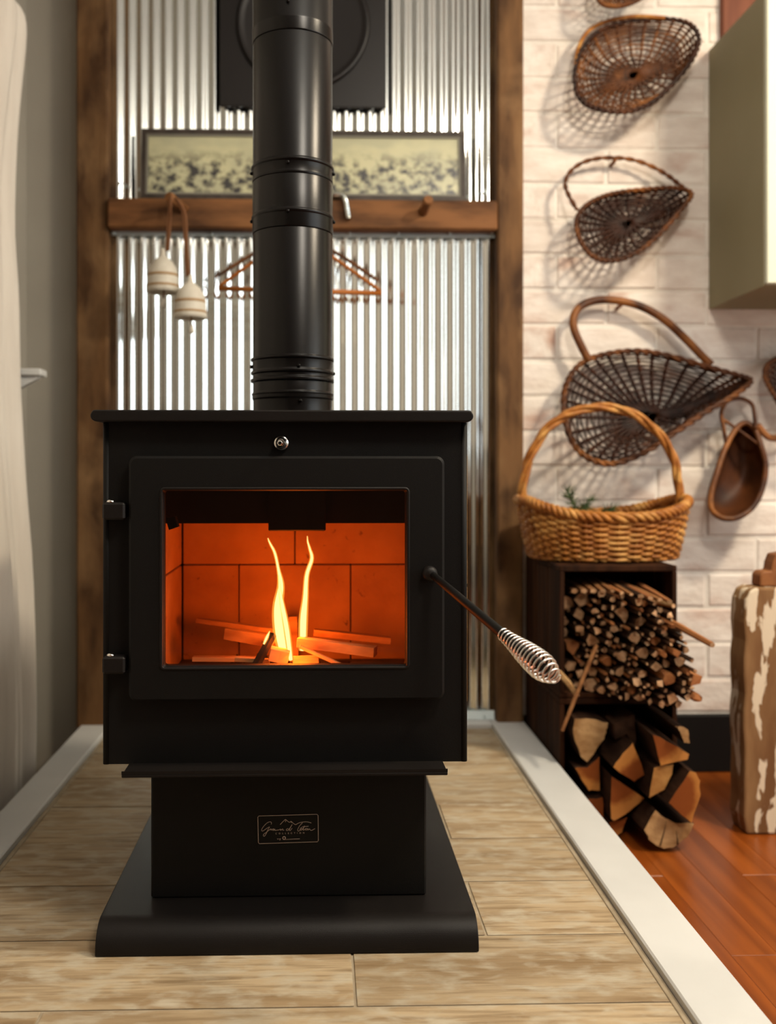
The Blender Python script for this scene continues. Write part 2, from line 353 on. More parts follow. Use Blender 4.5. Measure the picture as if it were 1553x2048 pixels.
# whitewashed bricks
zj0, dz = 1.447, 0.1061
proto = []
for k in range(4):
    bm = bmesh.new(); bmesh.ops.create_cube(bm, size=1)
    bmesh.ops.scale(bm, vec=(0.296, 0.014, dz - 0.009), verts=bm.verts)
    bmesh.ops.bevel(bm, geom=list(bm.edges), offset=0.004, segments=1, affect='EDGES')
    for v in bm.verts: v.co += Vector((random.uniform(-.0025, .0025), random.uniform(-.0012, .0012), random.uniform(-.0025, .0025)))
    me = bpy.data.meshes.new('brick'); bm.to_mesh(me); bm.free(); me.materials.append(M['brick']); proto.append(me)
row = 0
for k in range(-12, 13):
    z = zj0 + (k + .5) * dz
    if z < 0.2 or z + dz / 2 > ZC: continue
    x = 0.56 + (0.0 if row % 2 else -0.152)
    while x < 1.56:
        o = bpy.data.objects.new('brick', random.choice(proto)); C.objects.link(o); o.parent = wb
        cx = x + .1525; wdt = 1.0
        lo, hi = max(x, 0.56), min(x + .305, 1.56)
        if hi - lo > 0.05:
            o.location = Vector(((lo + hi) / 2, WY - .0075 - random.uniform(.0005, .002), z)) - root_loc(wb); o.scale.x = (hi - lo) / .305
        else: bpy.data.objects.remove(o)
        x += .305
    row += 1
struct('baseboard_back', MB().box((0.56, WY - .03, 0), (2.6, WY, 0.172), 0, .004), 'baseboard')
struct('baseboard_left', MB().box((XL, 0.3, 0), (XL + .014, WY, 0.13), 0, .003), 'wall')
# floor with planks along the depth
fl = struct('floor', MB().box((XL - .1, YR, -.08), (XR + .1, WY, -.013)), 'floor')
pm = {}
x = 0.50; i = 0
while x < 2.55:
    ys = [YR, (-0.4, 0.5, -1.1)[i % 3], (1.75, 1.15, 2.1)[i % 3], WY]
    for a, b in zip(ys[:-1], ys[1:]):
        L_ = round(b - a, 3)
        if L_ not in pm:
            bm = bmesh.new(); bmesh.ops.create_cube(bm, size=1); bmesh.ops.scale(bm, vec=(.0892, L_ - .0012, .013), verts=bm.verts)
            bmesh.ops.bevel(bm, geom=list(bm.edges), offset=.0007, segments=1, affect='EDGES')
            me = bpy.data.meshes.new('plank'); bm.to_mesh(me); bm.free(); me.materials.append(M['floor']); pm[L_] = me
        o = bpy.data.objects.new('plank', pm[L_]); C.objects.link(o); o.parent = fl
        o.location = Vector((x + .045, (a + b) / 2, -.0065)) - root_loc(fl)
    x += .0895; i += 1

# wooden frame of the back wall
def post(name, x0, x1, y0, y1, m, label):
    struct(name, MB().box((x0, y0, HT if x0 < .6 else HT), (x1, y1, ZC), 0, .006), m)['label'] = label
pl0, pl1 = onY(152, 900, 2.79).x, onY(216, 900, 2.79).x
pr0, pr1 = onY(995, 900, 2.79).x, onY(1048, 900, 2.79).x
post('trim_1', pl0, pl1, 2.79, WY, 'post', 'rough brown timber post beside the painted wall')
post('trim_2', pr0, pr1, 2.79, WY, 'post', 'rough brown timber post beside the white brick')
zb0, zb1 = onY(600, 457, 2.775).z, onY(600, 398, 2.775).z
struct('trim_3', MB().box((pl1 + .001, 2.775, zb0), (pr0 - .001, WY, zb1), 0, .005), 'beam')['label'] = 'brown timber rail between the two posts'
# corrugated sheets
def corrugated(name, x0, x1, z0, z1, label, pitch=.0356, amp=.0042):
    n = int((x1 - x0) / pitch * 14); P = []
    for i in range(n + 1):
        x = x0 + (x1 - x0) * i / n
        y = 2.832 + amp * math.cos(2 * math.pi * (x - x0) / pitch)
        P.append([Vector((x, y, z0)), Vector((x, y, z1))])
    n = len(P)
    Q = [[p + Vector((0, .0012, 0)) for p in r] for r in P]
    o = MB().grid(P).grid(Q).build(name, 'galv')
    tag(o, label, 'metal sheet'); return o
zt = zb1 + .002
corrugated('corrugated_sheet', pl1 + .002, pr0 - .002, zt, ZC - .01, 'corrugated metal sheet above the brown timber rail')
lo_top = onY(600, 466, 2.83).z
cs = corrugated('corrugated_sheet', pl1 + .002, pr0 - .002, HT + .02, lo_top, 'corrugated metal sheet below the brown timber rail, behind the stove')
def flashing(y0, y1, lab, screws):
    za, zb = onY(600, y1, 2.82).z, onY(600, y0, 2.82).z
    t = empty('flashing_strip', ((pl1 + pr0) / 2, 2.82, za), lab, 'metal strip')
    MB().prism([(pl1 + .003, 2.8245, zb), (pl1 + .003, 2.8240, za), (pl1 + .003, 2.8155, za)], (pr0 - pl1 - .006, 0, 0)).build('strip', 'flash', t)
    for px in screws:
        c = onY(px, (y0 + y1) / 2, 2.8185)
        MB().lathe(c, [(.0001, -.006), (.004, -.005), (.005, 0)], 'Y', 10).build('screw', 'flash', t)
flashing(461, 473, 'thin pale metal strip along the top of the lower corrugated sheet', (228, 424, 700, 797, 900, 985))
flashing(1424, 1441, 'thin pale metal strip along the foot of the corrugated sheet', (970, 300))
# screws on upper sheet
for px, py, wh in ((240, 367, 'beside the painted wall'), (970, 383, 'near the brick wall')):
    c = onY(px, py, 2.826)
    tag(MB().lathe(c, [(.0001, -.008), (.005, -.006), (.006, 0)], 'Y', 12).build('sheet_screw', 'flash'), 'small screw head low on the upper corrugated sheet ' + wh, 'screw', 'screws holding the upper corrugated sheet')

# window on the side wall (light comes from here)
win = struct('window_1', MB().box((XR - .05, -.47, .88), (XR, 1.57, .93), 0, .004).box((XR - .05, -.47, 2.31), (XR, 1.57, 2.36), 0, .004).box((XR - .05, -.47, .931), (XR, -.41, 2.309), 0, .004).box((XR - .05, 1.51, .931), (XR, 1.57, 2.309), 0, .004), 'sky_pane')

# ================================================================== hearth
HX0, HX1 = -0.695, 0.609
HI0, HI1 = -0.610, 0.510
HYF, HYB = 0.95, WY - .012
hearth = empty('hearth_platform', (-.04, 1.9, 0), 'raised tiled hearth with white wooden edging under the stove', 'hearth')
MB().box((HX0 + .004, HYF + .004, 0), (HX1 - .004, HYB, HT - .0022)).build('base', 'grout', hearth)
for (a, b) in (((HX0, HYF, 0.0), (HI0, HYB, HT + .013)), ((HI1, HYF, 0.0), (HX1, HYB, HT + .013))):
    MB().box((a[0], a[1], HT - .02), b, 0, .003).build('edge_board', 'white', hearth)
    MB().box((a[0] + (.0 if a[0] < 0 else .08), a[1], 0), (b[0] - (.078 if a[0] < 0 else .0), b[1], HT - .0205), 0, .002).build('side_board', 'white', hearth)
MB().box((HI0 + .0005, 2.775, HT - .02), (HI1 - .0005, HYB, HT + .013), 0, .003).build('edge_board', 'white', hearth)
MB().box((HX0, HYF - .02, 0), (HX1, HYF - .0005, HT + .013), 0, .003).build('edge_board', 'white', hearth)
# tan edge bead beside the tiles
for xx in (HI0 + .001, HI1 - .011):
    MB().box((xx, HYF, HT - .006), (xx + .010, 2.775, HT + .0005), 0, .001).build('grout_line', 'grout', hearth)
rows = [0.934, 1.134, 1.334, 1.534, 1.737, 1.942, 2.145, 2.348, 2.551, 2.774]
joints = [[], [-.385], [.052], [.272], [-.05], [.27], [-.22], [.12], [-.33]]
for k in range(9):
    y0, y1 = max(rows[k], HYF + .001) + .002, rows[k + 1] - .002
    xs = [HI0 + .0095] + joints[k] + [HI1 - .0095]
    for a, b in zip(xs[:-1], xs[1:]):
        dzz = random.uniform(-.0006, .0006)
        MB().box((a + .002, y0, HT - .0021), (b - .002, y1, HT + dzz), 0, .0022).build('tile', 'tile', hearth, origin=((a + b) / 2, (y0 + y1) / 2, HT - .0021))

# ================================================================== stove
SX0, SX1 = -0.3465, 0.240       # body sides
SCX = -0.050
stove = empty('wood_stove', (SCX, 1.80, HT), 'black steel wood stove with a lit fire behind its glass door', 'stove')
# base plate with rolled front edge
bx0, bx1, by0, by1 = -0.3465, 0.2505, 1.478, 2.24
bz = HT + .001; bt = .046; rr = .042
prof = [(by0, bz)]
for k in range(25):
    th = math.pi - k / 24 * math.pi / 2
    prof.append((by0 + rr + rr * math.cos(th), bz + bt - rr + rr * math.sin(th)))
prof += [(by1, bz + bt), (by1, bz)]
MB().prism([(bx0, y, z) for y, z in prof], (bx1 - bx0, 0, 0), smooth=False).build('base_plate', 'plate_black', stove, bevel=.0015)
# pedestal
px0, px1, py0, py1 = onY(302, 1600, 1.575).x, onY(853, 1600, 1.575).x, 1.575, 2.12
BB = 0.430                       # body bottom
MB().box((px0, py0, bz + bt), (px1, py1, BB), 0, .003).build('pedestal', 'black', stove)
# ash lip
lx0, lx1 = onY(243, 1545, 1.482).x, onY(896, 1545, 1.482).x
MB().box((lx0, 1.482, BB - .004), (lx1, 1.60, BB + .001), 0, .001).prism([(lx0, 1.482, BB + .001), (lx0, 1.482, BB + .006), (lx0, 1.484, BB + .006), (lx0, 1.484, BB + .001)], (lx1 - lx0, 0, 0)).build('ash_lip', 'plate_black', stove)
# body shell (front frame, sides, back) built as an open box so that the firebox is real
BT = 0.981; BF, BK = 1.540, 2.140
wl_ = .006
gx0, gx1 = onY(328, 1150, 1.52).x, onY(812, 1150, 1.52).x          # glass opening
gz1, gz0 = onY(570, 982, 1.52).z, onY(570, 1331, 1.52).z
ox0, ox1, oz0, oz1 = gx0 - .012, gx1 + .012, gz0 - .012, gz1 + .012
b = MB()
def rounded_rect(x0, x1, y0, y1, r, seg=6):
    out = []
    for cx, cy, a0 in ((x1 - r, y0 + r, -90), (x1 - r, y1 - r, 0), (x0 + r, y1 - r, 90), (x0 + r, y0 + r, 180)):
        for k in range(seg + 1):
            a = R(a0 + 90 * k / seg); out.append((cx + r * math.cos(a), cy + r * math.sin(a)))
    return out
b.box((SX0, BF, BB), (ox0, BF + wl_, BT), 0); b.box((ox1, BF, BB), (SX1, BF + wl_, BT), 0)
b.box((ox0, BF, BB), (ox1, BF + wl_, oz0), 0); b.box((ox0, BF, oz1), (ox1, BF + wl_, BT), 0)
b.box((SX0, BF + wl_, BB), (SX0 + wl_, BK, BT), 0); b.box((SX1 - wl_, BF + wl_, BB), (SX1, BK, BT), 0)
b.box((SX0 + wl_, BK - wl_, BB), (SX1 - wl_, BK, BT), 0)
b.box((SX0 + wl_, BF + wl_, BB), (SX1 - wl_, BK - wl_, BB + wl_), 0); b.box((SX0 + wl_, BF + wl_, BT - wl_), (SX1 - wl_, BK - wl_, BT), 0)
b.build('body', 'black', stove)
MB().tube([(SX1 - .004, BF + .004, BB), (SX1 - .004, BF + .004, BT)], .006, 12, cap=True).build('corner_bead', 'black', stove)
MB().tube([(SX0 + .004, BF + .004, BB), (SX0 + .004, BF + .004, BT)], .006, 12, cap=True).build('corner_bead', 'black', stove)
# top plate with rounded lower ends
tx0, tx1 = onY(180, 830, 1.515).x, onY(948, 830, 1.515).x
tz0, tz1 = BT, onY(560, 820, 1.515).z
h = tz1 - tz0
pr = []
for k in range(8):
    th = R(90 + 30) + k / 7 * R(150)
    pr.append((tx0 + h * .55 + h * .55 * math.cos(th), tz0 + h * .5 + h * .5 * math.sin(th)))
pr2 = [(tx1 + tx0 - x, z) for x, z in reversed(pr)]
pr = [(tx0 + h * .25, tz1)] + pr[1:] + [(tx0 + .02, tz0)] + [(tx1 - .02, tz0)] + pr2[:-1] + [(tx1 - h * .25, tz1)]
MB().prism([(x, 1.515, z) for x, z in pr], (0, .655, 0)).build('top_plate', 'plate_black', stove, bevel=.0025, seg=3)
# damper knob of stacked steel discs
kc = onY(563, 886, 1.535); r0 = 15.5 * 1.53 / F_PX
k1 = MB().lathe((kc.x, BF, kc.z), [(r0, 0), (r0, -.003), (r0 * .93, -.006), (r0 * .74, -.007), (r0 * .72, -.012), (r0 * .70, -.016), (r0 * .52, -.018), (r0 * .50, -.024), (r0 * .45, -.028)], 'Y', 32).build('draft_knob', 'chrome', stove, bevel=.0004)
MB().lathe((kc.x - .001, BF - .028, kc.z - .001), [(r0 * .42, 0), (r0 * .44, -.004), (r0 * .36, -.007), (r0 * .22, -.008)], 'Y', 6, smooth=False).build('bolt_head', 'chrome', k1)
MB().lathe((kc.x - .001, BF - .0361, kc.z - .001), [(r0 * .24, 0), (r0 * .20, -.0004)], 'Y', 16).build('bolt_socket', 'black', k1)
# door
DF, DB = 1.517, 1.538
dx0, dx1 = onY(257, 1000, DF).x, onY(890, 1000, DF).x
dz1, dz0 = onY(570, 912, DF).z, onY(570, 1402, DF).z
outer = rounded_rect(dx0, dx1, dz0, dz1, .013, 6); inner = rounded_rect(gx0 - .004, gx1 + .004, gz0 - .004, gz1 + .004, .006, 6)
n = len(outer); d = MB(); vs = []; fs = []
bev = .004
outer2 = rounded_rect(dx0 + bev, dx1 - bev, dz0 + bev, dz1 - bev, .010, 6); inner2 = rounded_rect(gx0, gx1, gz0, gz1, .004, 6)
rings = [[(x, DB, z) for x, z in outer], [(x, DF + bev, z) for x, z in outer], [(x, DF, z) for x, z in outer2],
         [(x, DF, z) for x, z in inner], [(x, DF + .006, z) for x, z in inner2], [(x, DB, z) for x, z in inner2]]
for r_ in rings: vs += r_
for i in range(len(rings)):
    i2 = (i + 1) % len(rings)
    for j in range(n):
        j2 = (j + 1) % n; fs.append((i * n + j, i * n + j2, i2 * n + j2, i2 * n + j))
door = d.add(vs, fs).build('door', 'black', stove)
# thin raised bead round the window
bead = rounded_rect(gx0 - .004, gx1 + .004, gz0 - .004, gz1 + .004, .006, 6)
MB().tube([(x, DF + .001, z) for x, z in bead], .0028, 8, closed=True).build('window_bead', 'plate_black', door)
MB().box((gx0 - .0, DF + .009, gz0), (gx1, DF + .013, gz1)).build('glass_pane', 'glass', door)
# hinges
for yy in (1022, 1329):
    a = onY(207, yy - 17, 1.525); c = onY(252, yy + 17, 1.525)
    hg = MB().box((a.x, 1.515, c.z), (c.x, BF, a.z), 0, .003).build('hinge', 'plate_black', stove)
    MB().lathe((a.x + .012, 1.525, a.z), [(.007, 0), (.0065, .0025), (.004, .0045), (.0001, .005)], 'Z', 16).build('hinge_pin', 'chrome', hg)
# door handle: boss, rod and coiled spring grip
p0 = onY(860, 1147, 1.512); p1 = onY(1006, 1268, 1.335); p2 = onY(1114, 1357, 1.225)
boss = MB().lathe((p0.x, DF, p0.z), [(.012, 0), (.0125, -.006), (.011, -.013), (.006, -.016), (.0001, -.017)], 'Y', 24).build('handle_boss', 'plate_black', stove)
p0b = Vector((p0.x + .002, p0.y - .004, p0.z)); rod = MB().tube([p0b, p0b.lerp(p1, .5), p1, p1.lerp(p2, .75)], [.0058, .0066, .0074, .0055], 14).build('handle_rod', 'black', stove)
ax = (p2 - p1); Lh = ax.length; ax.normalize()
ua = ax.cross(Vector((0, 1, 0))).normalized(); ub = ax.cross(ua).normalized()
pts = []; turns = 16; m_ = 22
for k in range(turns * m_ + 1):
    f = k / (turns * m_); th = 2 * math.pi * f * turns
    rad = .0085 + .0095 * math.sin(min(1, f / .72) * math.pi / 2) ** 1.6 if f < .72 else .018 * math.cos((f - .72) / .28 * math.pi * .40)
    pts.append(p1 + ax * (Lh * f) + (ua * math.cos(th) + ub * math.sin(th)) * rad)
MB().tube(pts, .0016, 6).build('spring_grip', 'chrome', stove)

# ---- firebox
fx0, fx1 = onY(330, 1150, 1.60).x - .008, onY(812, 1150, 1.56).x + .02
FBK = 1.945
cxl = onY(365, 1200, FBK).x
fz0, fz1 = onY(570, 1319, FBK).z, 0.93
fb = MB().box((SX0 + .03, 1.56, fz0 - .03), (SX1 - .03, FBK + .045, fz0)).build('firebox_floor', 'ash', stove)
fr = fx1; cxr = onY(835, 1200, FBK).x
zr = onY(570, 1129, FBK).z
g = .0012
brw = []
xb = [onY(p, 1200, FBK).x for p in (365, 478, 702, 850)]
xt = [onY(p, 1100, FBK).x for p in (365, 590, 850)]
def fbrick(a, b_): brw.append(MB().box(a, b_, 0, .0015).build('firebrick', 'firebrick', stove, origin=((a[0] + b_[0]) / 2, (a[1] + b_[1]) / 2, (a[2] + b_[2]) / 2)))
for a, c in zip(xb[:-1], xb[1:]): fbrick((a + g, FBK, fz0), (c - g, FBK + .03, zr - g))
for a, c in zip(xt[:-1], xt[1:]): fbrick((a + g, FBK, zr + g), (c - g, FBK + .03, fz1))
# side bricks
xs0 = cxl
for y0_, y1_ in ((1.575, 1.76), (1.76, FBK)):
    fbrick((xs0 - .03, y0_ + g, fz0), (xs0 - g, y1_ - g, zr - g)); fbrick((xs0 - .03, y0_ + g, zr + g), (xs0 - g, y1_ - g, fz1))
    fbrick((xb[-1] + g, y0_ + g, fz0), (xb[-1] + .03, y1_ - g, zr - g)); fbrick((xb[-1] + g, y0_ + g, zr + g), (xb[-1] + .03, y1_ - g, fz1))
# dark baffle that fills the top of the window
zbf = onY(570, 1046, 1.70).z
MB().box((SX0 + .03, 1.70, zbf), (SX1 - .03, FBK + .03, zbf + .008)).box((SX0 + .02, 1.69, zbf), (SX1 - .02, 1.70, .96)).build('baffle', 'black', stove)
ta, tb = onY(537, 1046, 1.66), onY(652, 1062, 1.66)
MB().box((ta.x, 1.66, tb.z), (tb.x, 1.689, zbf + .06), 0, .002).build('air_tube_tab', 'black', stove)
a = onY(331, 1036, 1.60); c = onY(356, 1054, 1.60)
MB().prism([a, onY(350, 1033, 1.60), c, onY(338, 1060, 1.60)], (0, .02, 0)).build('brick_clip', 'black', stove)

# ---- nameplate on the pedestal
PY = py0 - .0012
NP = lambda u, v: onY(500 + u * 160 / 1553, 1610 + v * 160 / 1553, PY)
plate = MB().prism([NP(155, 215), NP(1325, 180), NP(1330, 712), NP(165, 750)], (0, .0011, 0)).build('nameplate', 'black', stove)
ln = .00042
MB().tube([NP(u, v) for u, v in ((180, 212), (1300, 180), (1325, 200), (1330, 690), (1312, 714), (185, 750), (165, 730), (155, 235))], ln, 5, closed=True).build('plate_border', 'mark', plate)
strokes = [
 [(415, 375), (420, 345), (395, 325), (340, 345), (280, 400), (232, 470), (242, 508), (290, 480), (350, 440), (385, 425), (350, 480), (320, 550), (285, 605), (262, 595), (272, 565), (320, 530), (360, 497), (398, 470), (412, 462), (408, 492), (440, 468), (470, 466), (448, 478), (446, 494), (470, 486), (486, 466), (484, 492), (520, 488), (548, 486), (576, 478), (594, 466)],
 [(592, 495), (606, 464), (602, 492), (634, 466), (642, 470), (640, 492), (668, 486)],
 [(750, 458), (720, 464), (706, 488), (730, 496), (764, 468), (824, 376), (775, 460), (768, 492), (788, 492), (822, 448)],
 [(590, 380), (640, 325), (664, 305), (690, 280), (722, 302), (768, 336), (800, 316), (840, 352), (890, 380), (930, 358), (990, 338), (1100, 325), (1195, 350)],
 [(690, 280), (700, 310), (688, 330)], [(800, 316), (806, 345)],
 [(1022, 345), (970, 400), (936, 460), (930, 496), (950, 508), (985, 474), (1012, 456), (1002, 440), (980, 456), (976, 482), (1002, 488), (1030, 462), (1062, 400), (1034, 478), (1050, 486), (1080, 462), (1106, 454), (1084, 464), (1082, 486), (1106, 484), (1116, 460), (1132, 462), (1126, 490), (1160, 462), (1170, 484), (1205, 490), (1265, 458)],
 [(1010, 425), (1140, 410)], [(530, 650), (548, 668), (560, 650)], [(575, 650), (585, 665), (598, 650), (580, 688)], [(690, 668), (970, 655)]]
sm_ = MB()
for st in strokes:
    q = spline([NP(u, v) for u, v in st], max(3, len(st) * 3)) if len(st) > 3 else [NP(u, v) for u, v in st]
    sm_.tube(q, ln * .9, 5)
sm_.build('script_lettering', 'mark', plate)
MB().tube([NP(665 + 27 * math.cos(t * math.pi / 8), 640 + 27 * math.sin(t * math.pi / 8)) for t in range(16)], ln * 1.6, 6, closed=True).build('round_emblem', 'mark', plate)
cu = bpy.data.curves.new('collection_text', 'FONT'); cu.body = 'COLLECTION'; cu.size = .0036; cu.align_x = 'CENTER'; cu.space_character = 2.6
to = bpy.data.objects.new('tmp', cu); C.objects.link(to)
bpy.context.view_layer.update()
me = bpy.data.meshes.new_from_object(to.evaluated_get(bpy.context.evaluated_depsgraph_get())); bpy.data.objects.remove(to)
me.materials.clear(); me.materials.append(M['mark'])
tm = bpy.data.objects.new('small_lettering', me); C.objects.link(tm); tm.parent = plate
tm.location = NP(780, 560) - root_loc(plate) + Vector((0, -.0004, 0)); tm.rotation_euler = (R(90), R(-.8), 0)

# ---- the fire: sticks, embers and flames
def stick(pa, pb, wpx, hpx, Y, Y2=None, m='firewood', lab='', n='burning_stick', taper=1.0, group='burning sticks in the firebox'):
    Y2 = Y if Y2 is None else Y2
    a = onY(*pa, Y); c = onY(*pb, Y2); t = (c - a).normalized()
    s1 = t.cross(Vector((0, 0, 1)))
    s1 = s1.normalized() if s1.length > .1 else Vector((0, 1, 0)); s2 = s1.cross(t).normalized()
    w_, h_ = wpx * Y / F_PX / 2, hpx * Y / F_PX / 2
    q = []
    for p, k in ((a, 1.0), (a.lerp(c, .5), 1.0), (c, taper)):
        j = [random.uniform(.85, 1.1) for _ in range(4)]
        q.append([p + s1 * w_ * k * j[0] + s2 * h_ * k, p - s1 * w_ * k * j[1] + s2 * h_ * k * j[2], p - s1 * w_ * k - s2 * h_ * k * j[3], p + s1 * w_ * k - s2 * h_ * k])
    vs = [v for r_ in q for v in r_]; fs = [(0, 1, 2, 3), (11, 10, 9, 8)]
    for i in range(2):
        for j in range(4): fs.append((i * 4 + j, i * 4 + (j + 1) % 4, (i + 1) * 4 + (j + 1) % 4, (i + 1) * 4 + j))
    o = MB().add(vs, fs).build(n, m, bevel=.0008); tag(o, lab, 'firewood', group); return o
stick((396, 1240), (556, 1262), 22, 9, 1.84, 1.80, lab='long thin burning stick with a dark tip, uppermost in the fire')
stick((452, 1266), (556, 1284), 26, 22, 1.76, 1.74, lab='thick split stick in the fire under the long thin one')
stick((386, 1317), (516, 1318), 26, 8, 1.72, lab='thin split stick lying low in the fire beside the side bricks')
stick((470, 1318), (540, 1322), 16, 8, 1.66, lab='short stick low in the fire below the charred stick')
stick((598, 1283), (752, 1303), 30, 19, 1.68, 1.64, lab='square-ended split stick in the middle of the fire')
stick((628, 1264), (782, 1281), 24, 13, 1.80, lab='slender split stick in the fire behind the square-ended one')
stick((640, 1285), (756, 1300), 18, 12, 1.76, lab='charred-tipped stick between two split sticks in the fire')
stick((512, 1332), (546, 1268), 14, 12, 1.64, 1.68, m='char', lab='charred black stick leaning in the fire')
stick((600, 1293), (684, 1331), 10, 7, 1.63, lab='thin sliver of wood slanting down in the fire')
stick((540, 1306), (578, 1314), 44, 24, 1.64, lab='blocky burning wood chunk at the foot of the tall flame')
stick((586, 1322), (638, 1320), 34, 14, 1.64, lab='short flat burning chunk beside the blocky one')
stick((590, 1330), (586, 1232), 18, 18, 1.86, 1.86, lab='upright burning stick between the two flames')
stick((532, 1290), (558, 1262), 18, 14, 1.70, 1.72, lab='short glowing stick leaning against the tall flame')
random.seed(11)
em = MB()
for k in range(70):
    p = Vector((random.uniform(-.17, .09), random.uniform(1.63, 1.88), fz0))
    r_ = random.uniform(.008, .02)
    vs = [p + Vector((random.uniform(-r_, r_), random.uniform(-r_, r_), random.uniform(0, r_ * 1.6))) for _ in range(4)]
    em.add(vs, [(0, 1, 2), (0, 2, 3), (0, 3, 1), (1, 3, 2)])
tag(em.build('embers', 'char'), 'dark char and embers on the firebox floor', 'embers', kind='stuff')

def flame(name, ctrl, Y, lab):
    # ctrl: (px, py, width px)
    pts = spline([onY(p, q, Y) for p, q, _ in ctrl], 30)
    ws = [v.x for v in spline([Vector((c[2], 0, 0)) for c in ctrl], 30)]
    s = Y / F_PX / 2
    t = empty(name, pts[0], lab, 'flame', 'flames in the stove')
    MB().tube(pts, [max(.0004, w_ * s * .8) for w_ in ws], 12, flat=.6).build('flame_core', 'flame_core', t)
    MB().tube(pts, [max(.0006, w_ * s * 1.15 + .0012) for w_ in ws], 12, flat=.6).build('flame_glow', 'flame_glow', t)
flame('flame', [(570, 1318, 26), (560, 1265, 36), (556, 1215, 30), (562, 1172, 20), (557, 1138, 9), (550, 1106, 8), (540, 1086, 5), (536, 1076, 1)], 1.68, 'tall yellow flame bending sideways at its tip')
flame('flame', [(582, 1320, 14), (574, 1260, 18), (566, 1215, 14), (560, 1180, 6), (557, 1150, 1)], 1.65, 'short pale flame in front of the tall bending flame')
flame('flame', [(606, 1300, 22), (607, 1240, 25), (611, 1195, 17), (614, 1150, 13), (624, 1118, 11), (620, 1098, 7), (616, 1084, 4), (615, 1072, 1)], 1.69, 'slim wavy flame beside the upright burning stick')
flame('flame', [(528, 1288, 5), (534, 1275, 9), (540, 1262, 1)], 1.66, 'tiny pale flame on the leaning charred stick')
def pt(name, loc, power, col, rad):
    l = bpy.data.lights.new(name, 'POINT'); l.energy = power; l.color = col; l.shadow_soft_size = rad
    o = bpy.data.objects.new(name, l); C.objects.link(o); o.location = loc
pt('fire_light', (-.055, 1.68, .62), 4.4, (1.0, 0.135, 0.003), .035)
pt('fire_light_low', (-.03, 1.60, .58), 0.7, (1.0, 0.17, 0.012), .03)

# ================================================================== stovepipe
PC = Vector((-.0505, 1.84, 0)); PR = 80.3 * 1.84 / F_PX * .9990
pipe = empty('stovepipe', (PC.x, PC.y, tz1), 'black steel stovepipe rising from the stove top', 'stovepipe')
def pz(py): return EYE + (HZ - py) / F_PX * (PC.y - PR * .35)
def seg(name, prof):
    # prof: (radius factor, pixel row) from bottom to top
    return MB().lathe((PC.x, PC.y, 0), [(PR * r_, z) for r_, z in prof], 'Z', 72).build(name, 'pipe', pipe, bevel=.0006, angle=20)
za = tz1 + .0005
seg('collar', [(1.03, za), (1.035, za + .006), (.985, za + .009), (.985, pz(800)), (1.005, pz(797)), (1.005, pz(790)), (1.015, pz(789)), (1.015, pz(786)), (.99, pz(784)), (.99, pz(765))])
seg('pipe_section', [(1.0, pz(764)), (1.035, pz(763)), (1.035, pz(758)), (.995, pz(755)), (.995, pz(749)), (1.03, pz(747)), (1.03, pz(743)), (1.0, pz(740)), (1.0, pz(722)), (1.035, pz(720)), (1.035, pz(716)), (.99, pz(714)), (.99, pz(466))])
seg('pipe_section', [(1.0, pz(465)), (1.004, pz(464)), (1.004, pz(437)), (1.03, pz(435)), (1.03, pz(431)), (1.0, pz(428)), (1.0, pz(362))])
seg('pipe_section', [(1.006, pz(361)), (1.006, pz(356)), (1.0, pz(355)), (1.0, pz(337)), (1.035, pz(335)), (1.035, pz(331)), (.992, pz(328)), (.99, pz(83))])
seg('pipe_section', [(1.0, pz(82)), (1.004, pz(80)), (1.004, pz(60)), (1.006, pz(58)), (1.006, pz(55)), (.998, pz(53)), (.998, ZC - .001)])
for py_, ang in ((345, -95), (345, -5), (345, 185), (440, -95), (440, 0), (440, 180), (735, 185), (748, -2), (740, -80), (32, -95), (808, -78)):
    a = R(ang); dr = Vector((math.cos(a), math.sin(a), 0)); p = PC + dr * (PR * 1.0); p.z = pz(py_ - 3)
    MB().tube([p, p + dr * .0035, p + dr * .005], [.0035, .0032, .0015], 8).build('rivet', 'pipe', pipe)

# ================================================================== things on the back wall
# black square wall plate with a round cover
q0, q1 = onY(440, 213, 2.815), onY(773, 213, 2.815)
wp = empty('flue_wall_plate', ((q0.x + q1.x) / 2, 2.82, q0.z), 'black square wall plate with a round cover behind the stovepipe', 'wall plate')
sz = q1.x - q0.x
MB().box((q0.x, 2.812, q0.z), (q1.x, 2.8235, q0.z + sz), 0, .002).build('plate', 'thimble', wp)
MB().lathe(((q0.x + q1.x) / 2, 2.812, q0.z + sz / 2), [(.195, 0), (.198, -.006), (.19, -.012), (.182, -.006), (.17, -.004), (.0001, -.004)], 'Y', 64).build('round_cover', 'thimble', wp)
# panoramic picture leaning on the rail
fa, fb_ = onY(281, 395, 2.785), onY(933, 395, 2.785)
fz = zb1 + .001; ft = onY(600, 259, 2.80).z; fh = ft - fz
pic = empty('framed_photograph', ((fa.x + fb_.x) / 2, 2.79, fz), 'long framed faded group photograph leaning on the timber rail', 'picture')
X0, X1 = fa.x, fb_.x; tilt = .02
def tp(x, y, z): return Vector((x, y + (z - fz) / fh * tilt, z))
def bar(a, c, name, m, th, parent, y=2.784):
    x0, z0 = a; x1, z1 = c; vs = [tp(x, yy, z) for z in (z0, z1) for yy in (y, y + th) for x in (x0, x1)]
    return MB().add(vs, [(0, 2, 3, 1), (4, 5, 7, 6), (0, 1, 5, 4), (2, 6, 7, 3), (0, 4, 6, 2), (1, 3, 7, 5)]).build(name, m, parent)
e = .014
bar((X0, fz), (X1, fz + e), 'frame_bar', 'frame', .014, pic); bar((X0, ft - e), (X1, ft), 'frame_bar', 'frame', .014, pic)
